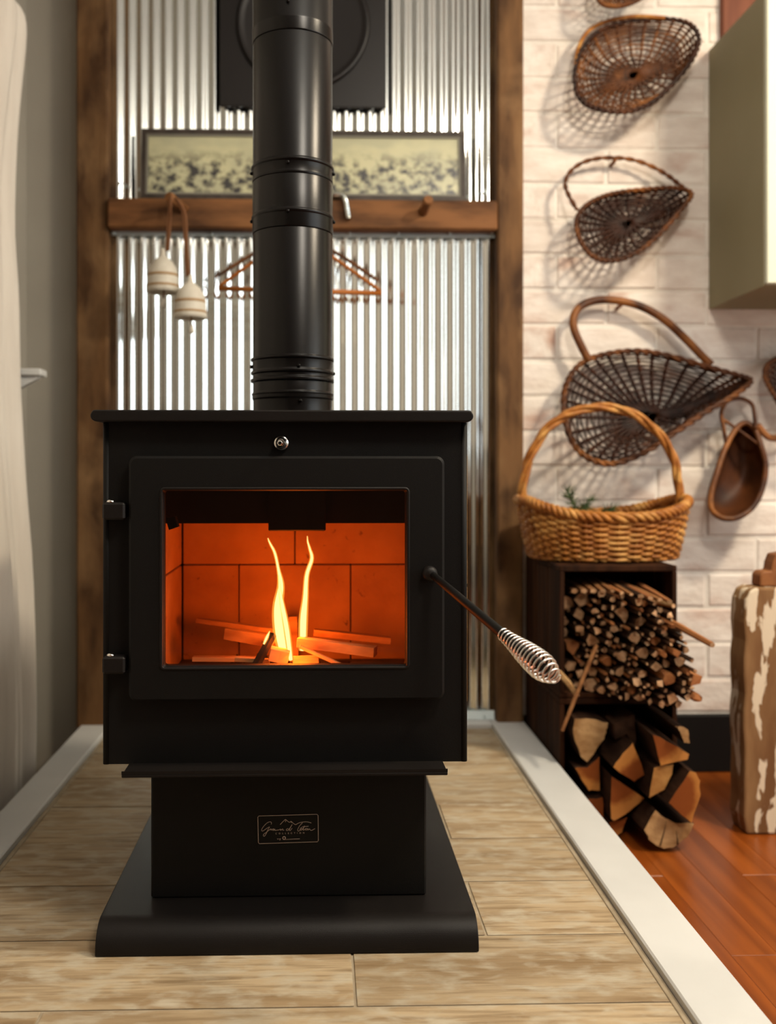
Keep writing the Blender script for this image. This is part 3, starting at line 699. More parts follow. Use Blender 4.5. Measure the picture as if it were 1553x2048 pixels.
bar((X0, fz + e), (X0 + e, ft - e), 'frame_bar', 'frame', .014, pic); bar((X1 - e, fz + e), (X1, ft - e), 'frame_bar', 'frame', .014, pic)
e2 = .020
bar((X0 + e, fz + e), (X1 - e, fz + e2), 'inner_lip', 'framein', .010, pic, 2.787); bar((X0 + e, ft - e2), (X1 - e, ft - e), 'inner_lip', 'framein', .010, pic, 2.787)
bar((X0 + e, fz + e2), (X0 + e2, ft - e2), 'inner_lip', 'framein', .010, pic, 2.787); bar((X1 - e2, fz + e2), (X1 - e, ft - e2), 'inner_lip', 'framein', .010, pic, 2.787)
bar((X0 + e2, fz + e2), (X1 - e2, ft - e2), 'photograph', 'photo', .004, pic, 2.792)
# pegs
def peg(p0, p1, lab):
    a, c = onY(*p0, 2.776), onY(*p1, 2.715)
    t = (c - a).normalized()
    o = MB().tube([a + t * .002, a.lerp(c, .6), c - t * .012, c], [.013, .012, .016, .0125], 12).build('wooden_peg', 'peg')
    tag(o, lab, 'peg', 'pegs on the timber rail'); return c
peg((372, 420), (336, 392), 'wooden peg on the rail that holds the two bells')
peg((846, 425), (858, 398), 'bare wooden peg on the rail near the brick wall')
# metal hook of ridged wire
hk = spline([onY(640, 408, 2.765), onY(645, 392, 2.765), onY(668, 389, 2.765), onY(685, 391, 2.765), onY(692, 402, 2.765), onY(695, 420, 2.765), onY(698, 437, 2.765)], 46)
tag(MB().tube(hk, [.0115 if k % 2 else .007 for k in range(46)], 8, smooth=False).build('ridged_hook', 'galv'), 'ridged silver metal hook hanging over the timber rail', 'hook')
# bells
def bell(cx, ytop, ybot, Y, cord, lab):
    s = Y / F_PX; c = onY(cx, ybot, Y); H = (ybot - ytop) * s; r = 33 * s
    t = empty('ceramic_bell', c, lab, 'bell', 'ceramic bells on the peg')
    prof = [(r * .90, -.001), (r, .0), (r * 1.0, H * .10), (r * .97, H * .24), (r * .955, H * .36), (r * .935, H * .48), (r * .88, H * .62), (r * .76, H * .76), (r * .58, H * .89), (r * .36, H * .98), (r * .20, H * 1.04), (r * .15, H * 1.16), (r * .13, H * 1.26), (.0001, H * 1.28)]
    MB().lathe(c, prof, 'Z', 36, cap=False).lathe(c, [(r * .90, -.001), (r * .86, H * .4), (r * .4, H * .8), (.0001, H * .82)], 'Z', 36, cap=False).build('bell_body', 'ceramic', t)
    for z0, z1, rr_ in ((H * .14, H * .21, .985), (H * .44, H * .52, .935)):
        MB().lathe(c, [(r * rr_, z0), (r * (rr_ + .018), z0 + .0005), (r * (rr_ + .012), z1 - .0005), (r * (rr_ - .01), z1)], 'Z', 36, cap=False).build('glaze_stripe', 'glaze', t)
    MB().tube([c + Vector((0, 0, H * .8)), c + Vector((.003, 0, -.018))], .0025, 6).build('clapper_cord', 'leather', t)
    MB().lathe(c + Vector((.003, 0, -.044)), [(.0001, 0), (.008, .004), (.0075, .014), (.005, .026), (.0001, .03)], 'Z', 14).build('clapper', 'ceramic', t)
    q = spline([onY(*p, Y) for p in cord], 14)
    MB().tube(q, .0042, 7).build('cord', 'leather', t)
    MB().tube([q[k] + Vector((.006 if k > 3 else .004, -.003, 0)) for k in range(14)], .0036, 7).build('cord', 'leather', t)
bell(326, 516, 585, 2.70, [(340, 393), (338, 430), (335, 470), (333, 502)], 'white ceramic bell with tan stripes hung on the shorter cord')
bell(381, 568, 637, 2.675, [(350, 396), (366, 425), (370, 480), (374, 553)], 'white ceramic bell with tan stripes hung on the longer cord')
# hangers
def hanger(lt, rt, apex, Y, m, lab, hook, curved, w_=.0075, bar=True):
    a, c, p = onY(*lt, Y), onY(*rt, Y), onY(*apex, Y)
    t = empty('coat_hanger', p, lab, 'hanger', 'wooden hangers behind the stovepipe')
    for q in (a, c):
        midp = q.lerp(p, .5) + Vector((0, 0, .012 if curved else 0))
        MB().tube(spline([q, midp, p], 10), [w_ * .75] + [w_ * 1.1] * 8 + [w_ * 1.25], 8, flat=.6).build('arm', m, t)
    if bar: MB().tube([a + Vector((.0, 0, -.004)), c + Vector((0, 0, -.004))], w_ * .9, 8).build('bar', m, t)
    h_ = spline([p, p + Vector((0, 0, .03)), p + Vector((.02, 0, .055)), p + Vector((.004, 0, .078)), p + Vector((-.016, 0, .062))], 16)
    MB().tube(h_, .0022, 6).build('hook', 'galv', t)
hanger((437, 574), (764, 584), (592, 462), 2.785, 'hanger', 'orange wooden coat hanger with a straight bar', None, False, .0085)
hanger((436, 552), (757, 562), (596, 470), 2.806, 'hanger_dark', 'dark wooden coat hanger behind the orange one', None, True, .0085, bar=False)

# ================================================================== left side: curtain and sill
edge = [(-60, 34), (0, 34), (32, 57), (80, 62), (180, 52), (300, 42), (460, 38), (600, 45), (760, 48), (900, 56), (1000, 63), (1140, 74), (1370, 82), (1540, 80), (1620, 79)]
CY = 2.50
P = []
nz = 40; ns = 90
ctr = [onY(px, py, CY) for py, px in edge]
ecurve = spline(ctr, nz)
zbot = .012
for i in range(nz):
    e_ = ecurve[i]; rowp = []
    zz = max(e_.z, zbot)
    for j in range(ns):
        s = j / (ns - 1); y = CY - s * 1.3
        fold = .016 * math.sin(2 * math.pi * s * 15 + .8 * math.sin(i * .18)) + .010 * math.sin(2 * math.pi * s * 6.3 + i * .05)
        x = e_.x - .020 - .012 * s * 4 * (1 if s < .25 else .25 / s) + fold * min(1, s * 22 + .25)
        rowp.append(Vector((max(x, XL + .018), y, zz)))
    P.append(rowp)
cur = MB().grid(P).build('curtain', 'curtain'); md = cur.modifiers.new('thick', 'SOLIDIFY'); md.thickness = .003
tag(cur, 'long cream fabric curtain hanging in folds along the painted wall', 'curtain')
s0 = onY(90, 740, 2.56); s1 = onY(88, 754, 2.56)
sill = empty('window_sill_shelf', (XL, 2.45, s1.z - .05), 'small white sill board with a bracket beside the curtain', 'shelf')
MB().box((XL + .0005, 2.52, s1.z), (s0.x, 2.58, s0.z), 0, .003).build('board', 'white', sill)
q = onY(62, 797, 2.55)
MB().prism([(XL + .0005, 2.53, s1.z - .0005), (s1.x - .004, 2.53, s1.z - .0005), (s1.x - .01, 2.53, s1.z - .008), (XL + .03, 2.53, q.z), (XL + .0005, 2.53, q.z)], (0, .025, 0)).build('bracket', 'white', sill)

# ================================================================== wall cabinet
cab_x = 1.157; cz0, cz1 = 1.384, 2.165
cab_x = onY(1535, 400, 2.46).x
cz0 = onY(1535, 570, 2.46).z; cz1 = onY(1415, 97, WY - .03).z
cab = empty('wall_cabinet', (cab_x + .25, 2.65, cz0), 'olive green wall cabinet with a pale door hung on the brick wall', 'cabinet')
MB().box((cab_x, 2.48, cz0), (cab_x + .5, WY - .018, cz1), 0, .002).build('body', 'olive', cab)
cd = MB().box((cab_x + .0005, 2.46, cz0 + .004), (cab_x + .4995, 2.479, cz1 - .002), 0, .003).build('cabinet_door', 'sage', cab)
MB().lathe((cab_x + .45, 2.46, cz0 + .10), [(.006, 0), (.006, -.012), (.014, -.018), (.012, -.026), (.0001, -.028)], 'Y', 18).build('knob', 'chrome', cd)
rb = onY(1440, 60, WY - .02)
struct('trim_4', MB().box((rb.x, WY - .045, cz1 + .004), (rb.x + .5, WY - .018, ZC), 0, .003), 'redwood')['label'] = 'red-brown board on the wall above the cabinet'

# ================================================================== woven baskets
def weave(S, nu, vs_w, vs_s, rw, rs, amp, sub=3):
    wv = MB(); stk = MB(); e = 1e-3
    def Nrm(u, v):
        a = S(u + e, v) - S(u - e, v); b_ = S(u, min(v + .02, 1)) - S(u, max(v - .02, 0.001))
        n_ = a.cross(b_); return n_.normalized() if n_.length > 1e-12 else Vector((0, 1, 0))
    for j, v in enumerate(vs_w):
        pts = []
        for i in range(nu * sub):
            u = i / (nu * sub); pts.append(S(u, v) + Nrm(u, v) * amp * math.cos(math.pi * (i / sub + j)))
        wv.tube(pts, rw, 5, closed=True)
    for i in range(nu):
        stk.tube([S(i / nu, v) for v in vs_s], rs, 5)
    return wv, stk
def rope(path, r, off, turns, n_str=2, closed=False, n=6):
    mb = MB(); k = len(path)
    for s_ in range(n_str):
        pts = []
        for i in range(k):
            t = (path[(i + 1) % k] - path[i - 1]) if closed else (path[min(i + 1, k - 1)] - path[max(i - 1, 0)])
            t.normalize(); a = t.cross(Vector((0, 1, .02))); a = a.normalized() if a.length > .05 else Vector((1, 0, 0)); b_ = t.cross(a).normalized()
            th = 2 * math.pi * (turns * i / (k if closed else k - 1) + s_ / n_str)
            pts.append(path[i] + (a * math.cos(th) + b_ * math.sin(th)) * off)
        mb.tube(pts, r, n, closed=closed)
    return mb
def wall_basket(name, rim, base_c, base_r, m, rim_m, lab, handle=None, hr=.008, handle_m=None, twist=0, nu=34, nv=12, nd=6, rw=.0030, rs=.0032, hold=None, bulge=.4, rimr=.0065, hYs=None):
    # rim: (px, py, Y) closed outline of the mouth; base on the wall
    rc = spline([onY(*p) for p in rim], 240, closed=True)
    c = onY(base_c[0], base_c[1], WY - .034); s = WY / F_PX
    def Rm(u): 
        t = (u % 1.0) * 240; i = int(t) % 240; return rc[i].lerp(rc[(i + 1) % 240], t - int(t))
    def Bs(u):
        d_ = Rm(u) - c; d_.y = 0; d_.normalize(); return c + Vector((d_.x * base_r[0] * s, 0, d_.z * base_r[1] * s))
    vb = .30
    def S(u, v):
        if v < vb: return c.lerp(Bs(u), v / vb)
        f = (v - vb) / (1 - vb); B_ = Bs(u); R_ = Rm(u)
        Mx = B_ + (R_ - B_) * (.5 + bulge * .6); Mx.y = B_.y + (R_.y - B_.y) * (.5 - bulge * .5)
        return B_ * (1 - f) ** 2 + Mx * 2 * f * (1 - f) + R_ * f * f
    t = empty(name, Vector((c.x, WY - .02, min(p.z for p in rc))), lab, 'basket')
    vw = [vb * (.28 + .72 * k / nd) for k in range(nd)] + [vb + (1 - vb) * (k + .5) / nv for k in range(nv)]
    vsx = [.004, .1, .2, .28] + [vb + (1 - vb) * k / 10 for k in range(1, 11)]
    wv, st = weave(S, nu, vw, vsx, rw, rs, rw * .9)
    tag(wv.build('woven_strands', m, t), kind='stuff'); tag(st.build('ribs', m, t), kind='stuff')
    rope(rc, rimr * .72, rimr * .5, 26, 2, closed=True).build('rim', rim_m, t)
    if handle:
        hp = spline([onY(*p) for p in handle], 60)
        hm = handle_m or rim_m
        if twist: rope(hp, hr * .62, hr * .5, twist, 2).build('handle', hm, t)
        else: MB().tube(hp, hr, 10).build('handle', hm, t)
    if hold:
        a = onY(hold[0], hold[1], WY - .012)
        pg = MB().tube([a, a + Vector((0, -.035, .002)), a + Vector((0, -.045, .008))], [.006, .006, .007], 10).build('basket_peg', 'knotwood')
        tag(pg, hold[2], 'peg', 'pegs in the brick wall')
    return t
Wn, Wf = 2.70, 2.79
wall_basket('wicker_basket', [(1150, 150, 2.74), (1165, 100, 2.76), (1200, 62, 2.785), (1260, 42, 2.795), (1330, 38, 2.79), (1380, 48, 2.775), (1399, 78, 2.755), (1385, 120, 2.735), (1345, 170, 2.715), (1300, 208, 2.70), (1250, 224, 2.695), (1195, 218, 2.705), (1160, 196, 2.72)],
            (1275, 150), (72, 47), 'mid', 'dark', 'oval brown wicker basket tilted open beside the top of the cabinet', nu=30, nv=9, nd=4, rw=.0032, rs=.0044,
            handle=[(1152, 130, 2.75), (1158, 95, 2.77), (1178, 62, 2.785), (1215, 43, 2.79), (1270, 33, 2.79), (1330, 36, 2.785)], hr=.0062, handle_m='honey')
wall_basket('wicker_basket', [(1154, 440, 2.745), (1172, 412, 2.765), (1205, 394, 2.785), (1245, 384, 2.795), (1300, 378, 2.795), (1350, 376, 2.785), (1384, 387, 2.76), (1365, 418, 2.735), (1320, 468, 2.715), (1275, 505, 2.70), (1225, 522, 2.695), (1185, 512, 2.705), (1160, 478, 2.725)],
            (1262, 448), (42, 34), 'dark', 'mid', 'small dark wicker scoop basket with a wavy twig handle', nu=24, nv=8, nd=3, rw=.0031, rs=.0052,
            handle=[(1155, 420, 2.75), (1139, 392, 2.765), (1131, 368, 2.775), (1140, 345, 2.785), (1165, 326, 2.79), (1197, 317, 2.79), (1233, 316, 2.795), (1268, 320, 2.795), (1305, 333, 2.79), (1335, 350, 2.785), (1356, 366, 2.78), (1372, 380, 2.77)], hr=.0066, twist=9, handle_m='mid',
            hold=(1222, 332, 'small peg in the brick wall holding the wavy-handled basket'))
wall_basket('wicker_basket', [(1128, 800, 2.735), (1140, 755, 2.75), (1168, 724, 2.775), (1215, 708, 2.79), (1275, 702, 2.79), (1340, 712, 2.78), (1420, 735, 2.76), (1480, 752, 2.745), (1502, 763, 2.735), (1470, 790, 2.715), (1410, 826, 2.69), (1350, 866, 2.67), (1290, 905, 2.66), (1225, 928, 2.655), (1170, 912, 2.67), (1138, 868, 2.70)],
            (1312, 835), (62, 40), 'dark', 'mid', 'large dark wicker scoop basket with a thick arched handle', nu=32, nv=11, nd=4, rw=.0033, rs=.0056,
            handle=[(1180, 724, 2.77), (1162, 690, 2.77), (1148, 655, 2.775), (1150, 628, 2.78), (1168, 609, 2.785), (1200, 600, 2.79), (1240, 602, 2.79), (1285, 614, 2.785), (1330, 640, 2.78), (1372, 678, 2.775), (1405, 712, 2.77), (1424, 730, 2.765)], hr=.0118, handle_m='mid', rimr=.008,
            hold=(1235, 616, 'small peg in the brick wall holding the thick-handled basket'))
wall_basket('wicker_basket', [(1190, -60, 2.75), (1225, -95, 2.79), (1290, -95, 2.79), (1310, -55, 2.76), (1290, -10, 2.72), (1245, 11, 2.705), (1200, 2, 2.715)],
            (1250, -42), (35, 28), 'mid', 'mid', 'small wicker basket hung highest on the brick wall', nu=24, nv=8, nd=4)
wall_basket('wicker_basket', [(1530, 745, 2.76), (1560, 715, 2.78), (1640, 700, 2.79), (1700, 730, 2.78), (1710, 800, 2.74), (1660, 870, 2.70), (1600, 860, 2.70), (1555, 800, 2.72)],
            (1622, 780), (45, 40), 'dark', 'mid', 'dark wicker basket on the brick wall right of the thick-handled basket' .replace('right of', 'beyond'), nu=28, nv=9, nd=4)
# smooth trough basket
tr = [(1470, 862, 2.76), (1490, 846, 2.77), (1510, 858, 2.76), (1522, 890, 2.74), (1532, 930, 2.73), (1526, 975, 2.72), (1508, 1012, 2.71), (1478, 1034, 2.70), (1446, 1036, 2.70), (1424, 1018, 2.705), (1424, 985, 2.715), (1435, 945, 2.725), (1450, 900, 2.745)]
trc = spline([onY(*p) for p in tr], 96, closed=True)
tc_ = onY(1480, 935, WY - .028)
def bowl(inset):
    Pg = []
    for i in range(96):
        r_ = []
        for j in range(11):
            f = j / 10; p = trc[i]; q = tc_ + (p - tc_) * math.cos(f * math.pi / 2) ** .7 if j < 10 else tc_.copy()
            q.y = p.y + (tc_.y - p.y) * math.sin(f * math.pi / 2) + inset * f
            r_.append(q)
        Pg.append(r_)
    return Pg
tb_ = empty('trough_basket', (tc_.x, WY - .02, min(p.z for p in trc)), 'smooth brown oval trough basket with looped handles on the brick wall', 'basket')
MB().grid(bowl(0), closed_u=True).grid(bowl(-.006), closed_u=True).build('bowl', 'bowl', tb_)
MB().tube(trc, .0085, 8, closed=True).build('rim', 'mid', tb_)
MB().tube(spline([onY(*p) for p in ((1454, 890, 2.75), (1447, 850, 2.755), (1444, 825, 2.76), (1455, 803, 2.765), (1482, 797, 2.77), (1504, 808, 2.765), (1510, 830, 2.755), (1512, 858, 2.75))], 40), .0062, 8).build('handle', 'mid', tb_)
MB().tube(spline([onY(*p) for p in ((1445, 838, 2.765), (1475, 858, 2.76), (1500, 876, 2.75), (1516, 888, 2.745))], 16), .0045, 8).build('cross_strap', 'mid', tb_)
MB().tube(spline([onY(*p) for p in ((1516, 850, 2.76), (1530, 868, 2.765), (1545, 876, 2.77), (1575, 874, 2.78))], 16), .010, 8).build('side_handle', 'knotwood', tb_)

# ================================================================== crates
CX0, CX1, CY0, CY1 = 0.6135, 0.915, 2.402, 2.80
ZM = 0.325
ztop = onY(1240, 1131, CY0).z
def crate(z0, z1, lab, floor_board):
    t = empty('wooden_crate', ((CX0 + CX1) / 2, (CY0 + CY1) / 2, z0), lab, 'crate', 'stacked crates')
    th = .012
    for xa, xb_ in ((CX0, CX0 + th), (CX1 - th, CX1)):
        n_ = 3; wd = (CY1 - CY0 - .012) / n_
        for k in range(n_):
            MB().box((xa, CY0 + k * (wd + .006), z0 + .012), (xb_, CY0 + k * (wd + .006) + wd, z1 - .016), 0, .0015).build('side_slat', 'crate', t, origin=(xa, CY0 + k * wd, z0))
    MB().box((CX0, CY0, z1 - .0155), (CX1, CY1, z1 - .0005), 0, .002).build('top_board', 'crate', t)
    if floor_board: MB().box((CX0, CY0, z0 + .0005), (CX1, CY1, z0 + .0115), 0, .002).build('bottom_board', 'crate', t)
    xs = [CX0 + .013, onY(1246, 1160, CY1).x, onY(1266, 1160, CY1).x, onY(1303, 1160, CY1).x, onY(1313, 1160, CY1).x, CX1 - .013]
    for a, c in ((xs[0], xs[1]), (xs[2], xs[3]), (xs[4], xs[5])):
        MB().box((a, CY1 - .012, z0 + .012), (c, CY1, z1 - .016), 0, .001).build('back_slat', 'crate', t)
    for y in (CY0 + .001,):
        for xa in (CX0 + th + .0005, CX1 - th - .0165):
            pass
crate(0.0, ZM, 'dark wooden crate on the floor holding split logs', False)
crate(ZM + .001, ztop, 'dark wooden crate holding thin kindling under the honey basket', True)

# ---- split logs in the lower crate
def ymap(px):
    d_ = ray(px, 1500); return (.634 + (px - 1135) / 271 * (.893 - .634)) / d_.x * d_.y
def wmap(px, py, Y):
    # pixel on the slanted front of the stack, clamped between the crate's sides, then set to the log's own end plane
    Xt = .634 + (px - 1135) / 271 * (.893 - .634)
    d_ = ray(px, py); p = onY(px, py, Xt / d_.x * d_.y); p.y = Y; return p
def log(poly, Yq, m, lab, pith=None, ln=.34, name='split_log', bark_edges=()):
    cxm = sum(p[0] for p in poly) / len(poly)
    Y = ymap(cxm) + random.uniform(-.008, .008) + (.06 if m == 'bark' else 0)
    pts = [wmap(px, py, Y) for px, py in poly]
    c = sum(pts, Vector()) / len(pts)
    pts = [c + (p - c) * .985 for p in pts]
    fine = []
    for i, p in enumerate(pts):
        q = pts[(i + 1) % len(pts)]
        for k in range(3): fine.append(p.lerp(q, k / 3) + Vector((random.uniform(-.0015, .0015), 0, random.uniform(-.0015, .0015))))
    for p in fine: p.z = max(p.z, .0015)
    pi = wmap(*pith, Y) if pith else c
    L_ = min(ln, CY1 - .015 - Y)
    o = MB().prism(fine, (0, L_, 0), 0, 1).build(name, [m, 'bark'], origin=Vector((pi.x, Y, pi.z)), bevel=.0012)
    if bark_edges:
        o.data.materials.append(M['split'])
        for p in o.data.polygons:
            if p.material_index == 1:
                pass
    tag(o, lab, 'log', 'split logs in the lower crate'); return o
log([(1142, 1428), (1190, 1440), (1231, 1456), (1226, 1470), (1221, 1488), (1174, 1524), (1157, 1510), (1135, 1456)], 2.42, 'pale_end', 'pale weathered split log with a ragged end, topmost in the lower crate', ln=.3)
log([(1141, 1524), (1172, 1533), (1207, 1519), (1207, 1588), (1178, 1581), (1157, 1552)], 2.40, 'heart', 'red-brown wedge log under the pale weathered one', pith=(1210, 1512))
log([(1215, 1524), (1240, 1503), (1267, 1486), (1284, 1520), (1297, 1556), (1271, 1566)], 2.335, 'heart', 'split log with an orange upper rim beside the pale weathered log', pith=(1302, 1585), bark_edges=(0,))
log([(1217, 1545), (1303, 1609), (1265, 1628), (1228, 1638), (1215, 1631)], 2.285, 'heart', 'three-cornered dark red log in the middle of the stack', pith=(1218, 1540))
log([(1299, 1463), (1350, 1490), (1392, 1517), (1385, 1527), (1317, 1529)], 2.245, 'heart', 'flat red-brown wedge log above the yellow one', pith=(1296, 1455))
log([(1303, 1530), (1353, 1532), (1351, 1552), (1331, 1581), (1290, 1589)], 2.31, 'yellow_end', 'yellow split log between the red wedge and the quarter log', ln=.3)
log([(1381, 1540), (1397, 1548), (1405, 1566), (1406, 1592), (1385, 1647), (1350, 1618), (1326, 1595)], 2.19, 'heart', 'rounded quarter log with a pale rim beside the bare floor', pith=(1318, 1580), bark_edges=(0,))
lo = log([(1303, 1611), (1330, 1634), (1356, 1650), (1401, 1657), (1396, 1672), (1385, 1684), (1349, 1698), (1325, 1694), (1306, 1684), (1288, 1668), (1276, 1646)], 2.215, 'pale_end', 'pale half-moon log with radial cracks, lowest on the floor')
for pa, pb in (((1332, 1640), (1316, 1686)), ((1356, 1664), (1360, 1694))):
    a_, b_ = wmap(*pa, lo.location.y), wmap(*pb, lo.location.y)
    MB().tube([a_ + Vector((0, -.0002, 0)), a_.lerp(b_, .5) + Vector((.001, -.0002, 0)), b_ + Vector((0, -.0002, 0))], [.0004, .0012, .0018], 5).build('crack', 'char', lo)
log([(1214, 1640), (1263, 1643), (1249, 1670), (1231, 1677)], 2.33, 'heart', 'brown log low behind the half-moon log', pith=(1225, 1600))
log([(1346, 1450), (1365, 1452), (1377, 1460), (1383, 1488), (1370, 1485), (1352, 1449)], 2.262, 'pale_end', 'thin pale log standing above the flat red wedge', ln=.3)
log([(1238, 1456), (1292, 1446), (1298, 1500), (1290, 1522), (1272, 1484), (1240, 1490)], 2.44, 'bark', 'dark bark-covered log deep inside the lower crate', ln=.28)
log([(1165, 1590), (1210, 1598), (1212, 1640), (1195, 1632)], 2.42, 'heart', 'small dark wedge log behind the three-cornered log', pith=(1214, 1590), ln=.3)

# ---- kindling in the upper crate
region = [(1118, 1190), (1150, 1180), (1210, 1184), (1262, 1196), (1310, 1205), (1352, 1238), (1372, 1290), (1392, 1340), (1404, 1368), (1396, 1396), (1352, 1424), (1300, 1412), (1240, 1410), (1180, 1396), (1140, 1360), (1120, 1300)]
def inside(x, y):
    c = False; n = len(region)
    for i in range(n):
        x1, y1 = region[i]; x2, y2 = region[i - 1]
        if (y1 > y) != (y2 > y) and x < (x2 - x1) * (y - y1) / (y2 - y1) + x1: c = not c
    return c
random.seed(21)
placed = []
tries = 0
while tries < 20000 and len(placed) < 200:
    tries += 1
    x, y = random.uniform(1116, 1406), random.uniform(1180, 1424)
    if not inside(x, y): continue
    r = random.choice((7, 8, 9, 10, 12, 14, 16, 18)) if tries < 2500 else random.choice((4, 5, 6, 7))
    if all((x - a) ** 2 + (y - b_) ** 2 > ((r + c_) * .97) ** 2 for a, b_, c_ in placed): placed.append((x, y, r))
for x, y, r in placed:
    Xt = .636 + (x - 1118) / (1405 - 1118) * (.888 - .636)
    d_ = ray(x, 1300); Y = Xt / d_.x * d_.y
    a = onY(x, y, Y); rw_ = r * Y / F_PX * .94; Y += random.uniform(-.02, .03); a.y = Y
    a.x = min(max(a.x, CX0 + .013 + rw_), CX1 - .013 - rw_); a.z = min(max(a.z, ZM + .014 + rw_), ztop - .02 - rw_)
    L_ = min(random.uniform(.22, .34), CY1 - .016 - Y)
    tx, tz = random.uniform(-.004, .004), random.uniform(-.004, .004)
    bq = a + Vector((tx, L_, tz)); bq.x = min(max(bq.x, CX0 + .014 + rw_), CX1 - .014 - rw_); bq.z = min(max(bq.z, ZM + .014 + rw_), ztop - .02 - rw_)
    n = random.choice((4, 5, 6, 7)); kind = random.random()
    mats = ['stick_bark', 'stick_end'] if kind < .8 else ['stick_red', 'stick_red']
    ph = random.random() * 6.28; jr = [rw_ * random.uniform(.5, 1.18) for _ in range(n)]
    sec = [a + Vector((jr[q] * math.cos(ph + 6.2832 * q / n), random.uniform(-.004, .004), jr[q] * math.sin(ph + 6.2832 * q / n))) for q in range(n)]
    mb = MB().prism(sec, bq - a, 1, 0)
    o = mb.build('kindling_stick', mats); tag(o, 'reddish bare kindling stick end-on in the upper crate' if kind >= .8 else 'thick bark-covered kindling stick end-on in the upper crate' if r >= 9 else 'thin bark-covered kindling stick end-on in the upper crate', 'kindling', 'kindling sticks in the upper crate')
for k in range(11):
    x = 1150 + k * 19; yb = 1176 + max(0, k - 4) * 3.5
    def at(px, py, dY=0):
        d_ = ray(px, 1300); Y_ = (.636 + (px - 1118) / 287 * .252) / d_.x * d_.y + dY
        p = onY(px, py, Y_); p.x = min(max(p.x, CX0 + .03), CX1 - .03); p.z = min(p.z, ztop - .032); return p
    a = at(x, yb + 6, -.015); c = a + Vector((random.uniform(-.012, .012) + .014, .26, random.uniform(.0, .012))); c.x = min(max(c.x, CX0 + .03), CX1 - .03); c.z = min(c.z, ztop - .032)
    rr_ = random.uniform(.006, .012)
    o = MB().tube([a, a.lerp(c, .5), c], [rr_ * .8, rr_, rr_], 5, smooth=False, capmi=1, flat=.7).build('kindling_stick', [random.choice(('split', 'stick_red', 'stick_bark')), 'stick_end'])
    tag(o, 'slender kindling stick lying aslant on top of the pile', 'kindling', 'kindling sticks in the upper crate')
def loose(p0, Y0, p1, Y1, r, m, lab, n=6):
    a, c = onY(*p0, Y0), onY(*p1, Y1); mid = a.lerp(c, .5) + Vector((0, 0, .003))
    o = MB().tube([a, mid, c], [r * .9, r, r * .75], n, smooth=False, capmi=1).build('kindling_stick', [m, 'stick_end']); tag(o, lab, 'kindling', 'kindling sticks in the upper crate')
loose((1300, 1225), 2.42, (1426, 1290), 2.10, .0085, 'stick_red', 'long reddish kindling stick poking out past the crate')
loose((1194, 1290), 2.345, (1125, 1462), 2.31, .0055, 'split', 'slim pale twig leaning across the crates, standing upright')
loose((1118, 1344), 2.40, (1156, 1392), 2.34, .008, 'pale_end', 'short pale stick slanting at the crate edge below the coiled handle')
loose((1165, 1176), 2.58, (1250, 1200), 2.40, .013, 'split', 'thick split stick lying aslant on top of the kindling')
loose((1250, 1182), 2.62, (1305, 1208), 2.38, .015, 'stick_red', 'stubby orange-brown stick on top of the kindling')
loose((1135, 1192), 2.56, (1172, 1206), 2.47, .014, 'pale_end', 'pale thick stick at the top corner of the kindling')
loose((1305, 1205), 2.45, (1348, 1212), 2.32, .007, 'pale_end', 'slim pale stick beside the stubby orange-brown one')

# ================================================================== honey basket on the crates
Yb = 2.60
bc = onY(1203, 1125, 2.42); zb_ = ztop + .0015
hb = empty('handled_basket', ((onY(1203, 1100, Yb)).x, Yb, zb_), 'honey-coloured wicker basket with a tall twisted handle on the crates', 'basket')
cx_ = onY(1204, 1100, Yb).x
rX = (onY(1366, 1060, Yb).x - onY(1042, 1060, Yb).x) / 2; rY = .158
zr_ = onY(1204, 1040, Yb - rY).z        # front rim height
zsd = onY(1366, 1002, Yb).z             # rim height at the sides
def S_h(u, v):
    th = 2 * math.pi * u; cs, sn = math.cos(th), math.sin(th)
    sx = math.copysign(abs(cs) ** .8, cs); sy = math.copysign(abs(sn) ** .8, sn)
    grow = .86 + .14 * v ** .8
    top = zr_ + (zsd - zr_) * abs(cs) ** 2.2
    z = zb_ + .004 + (top - zb_ - .004) * v
    return Vector((cx_ + rX * sx * grow, Yb + rY * sy * grow, z))
wv, st = weave(S_h, 40, [(k + .5) / 15 for k in range(15)], [k / 8 for k in range(9)], .0052, .005, .0052, sub=3)
tag(wv.build('woven_strands', 'honey', hb), kind='stuff'); tag(st.build('ribs', 'honey', hb), kind='stuff')
rimp = [S_h(k / 200, 1.0) + Vector((0, 0, .006)) for k in range(200)]
rope(rimp, .0078, .0085, 24, 3, closed=True).build('rim', 'honey', hb)
footp = [S_h(k / 120, 0.0) + Vector((0, 0, .004)) for k in range(120)]
rope(footp, .0045, .004, 30, 2, closed=True).build('foot_border', 'honey', hb)
MB().add([S_h(k / 40, .02) for k in range(40)], [list(range(40))]).build('bottom', 'mid', hb)
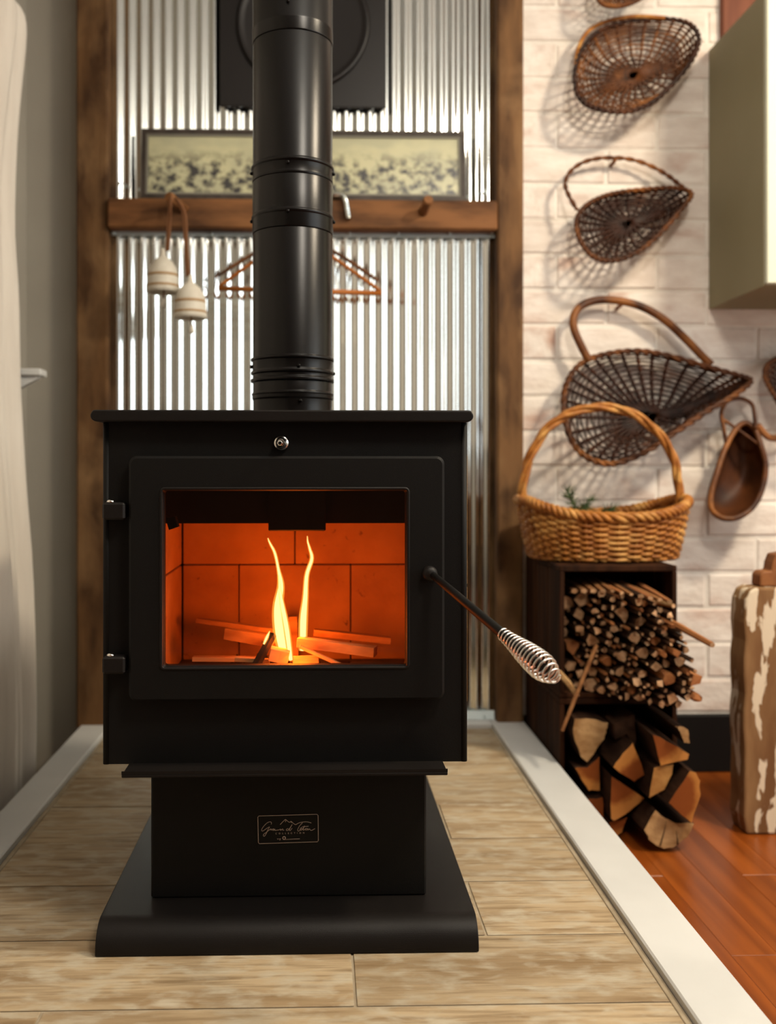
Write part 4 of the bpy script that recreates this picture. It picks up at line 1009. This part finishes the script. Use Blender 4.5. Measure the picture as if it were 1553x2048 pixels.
hpts = [onY(p, q, Yb) for p, q in ((1046, 1020), (1045, 985), (1052, 940), (1068, 898), (1095, 858), (1130, 832), (1175, 817), (1220, 815), (1262, 826), (1300, 850), (1332, 885), (1350, 925), (1357, 965), (1361, 1010))]
rope(spline(hpts, 90), .0075, .0072, 3.2, 3).build('handle', 'honey', hb)
# green sprigs in it
random.seed(5)
def sprig(dy, p, tip, lab):
    a, c = onY(*p, Yb + dy), onY(*tip, Yb + dy); mb = MB(); mb.tube([a, a.lerp(c, .5), c], .0022, 5)
    for k in range(70):
        f = random.random(); q = a.lerp(c, f); dr = (c - a).normalized() * .6 + Vector((random.uniform(-1, 1), random.uniform(-1, 1), random.uniform(-.6, 1)))
        mb.tube([q, q + dr.normalized() * random.uniform(.018, .034)], [.0018, .0005], 4, cap=False)
    tag(mb.build('evergreen_sprig', 'green'), lab, 'sprig', 'evergreen sprigs in the honey basket')
sprig(-.06, (1165, 1045), (1135, 982), 'tall green sprig leaning out of the honey basket')
sprig(.05, (1150, 1040), (1180, 1000), 'short green sprig in the middle of the honey basket')
sprig(-.01, (1185, 1042), (1225, 1018), 'low green sprig lying along the rim of the honey basket')

# ================================================================== painted timber at the floor edge
tx_ = onY(1490, 1400, 2.33).x; tzt = onY(1490, 1176, 2.33).z
prf = [(tx_ + .006, 0.001)]
random.seed(3)
for k in range(1, 14): prf.append((tx_ + random.uniform(-.003, .003), tzt * k / 14))
prf += [(tx_ + .004, tzt - .03), (tx_ + .014, tzt - .008), (tx_ + .03, tzt), (tx_ + .26, tzt), (tx_ + .265, .001)]
tb2 = MB().prism([(x, 2.33, z) for x, z in prf], (0, .085, 0)).build('weathered_timber', 'peel', bevel=.006)
tag(tb2, 'thick weathered timber with peeling white paint standing on the floor', 'timber')
ka = onY(1522, 1168, 2.36)
ko = MB().prism([onY(p, q, 2.35) for p, q in ((1521, 1176), (1522, 1153), (1528, 1146), (1544, 1145), (1547, 1128), (1553, 1112), (1600, 1104), (1600, 1176))], (0, .05, 0)).build('carved_wood_block', 'knotwood', bevel=.004)
for v in ko.data.vertices: pass
tag(ko, 'small brown carved wood piece on top of the weathered timber', 'wood piece')
ko.location.z = tzt + .0008
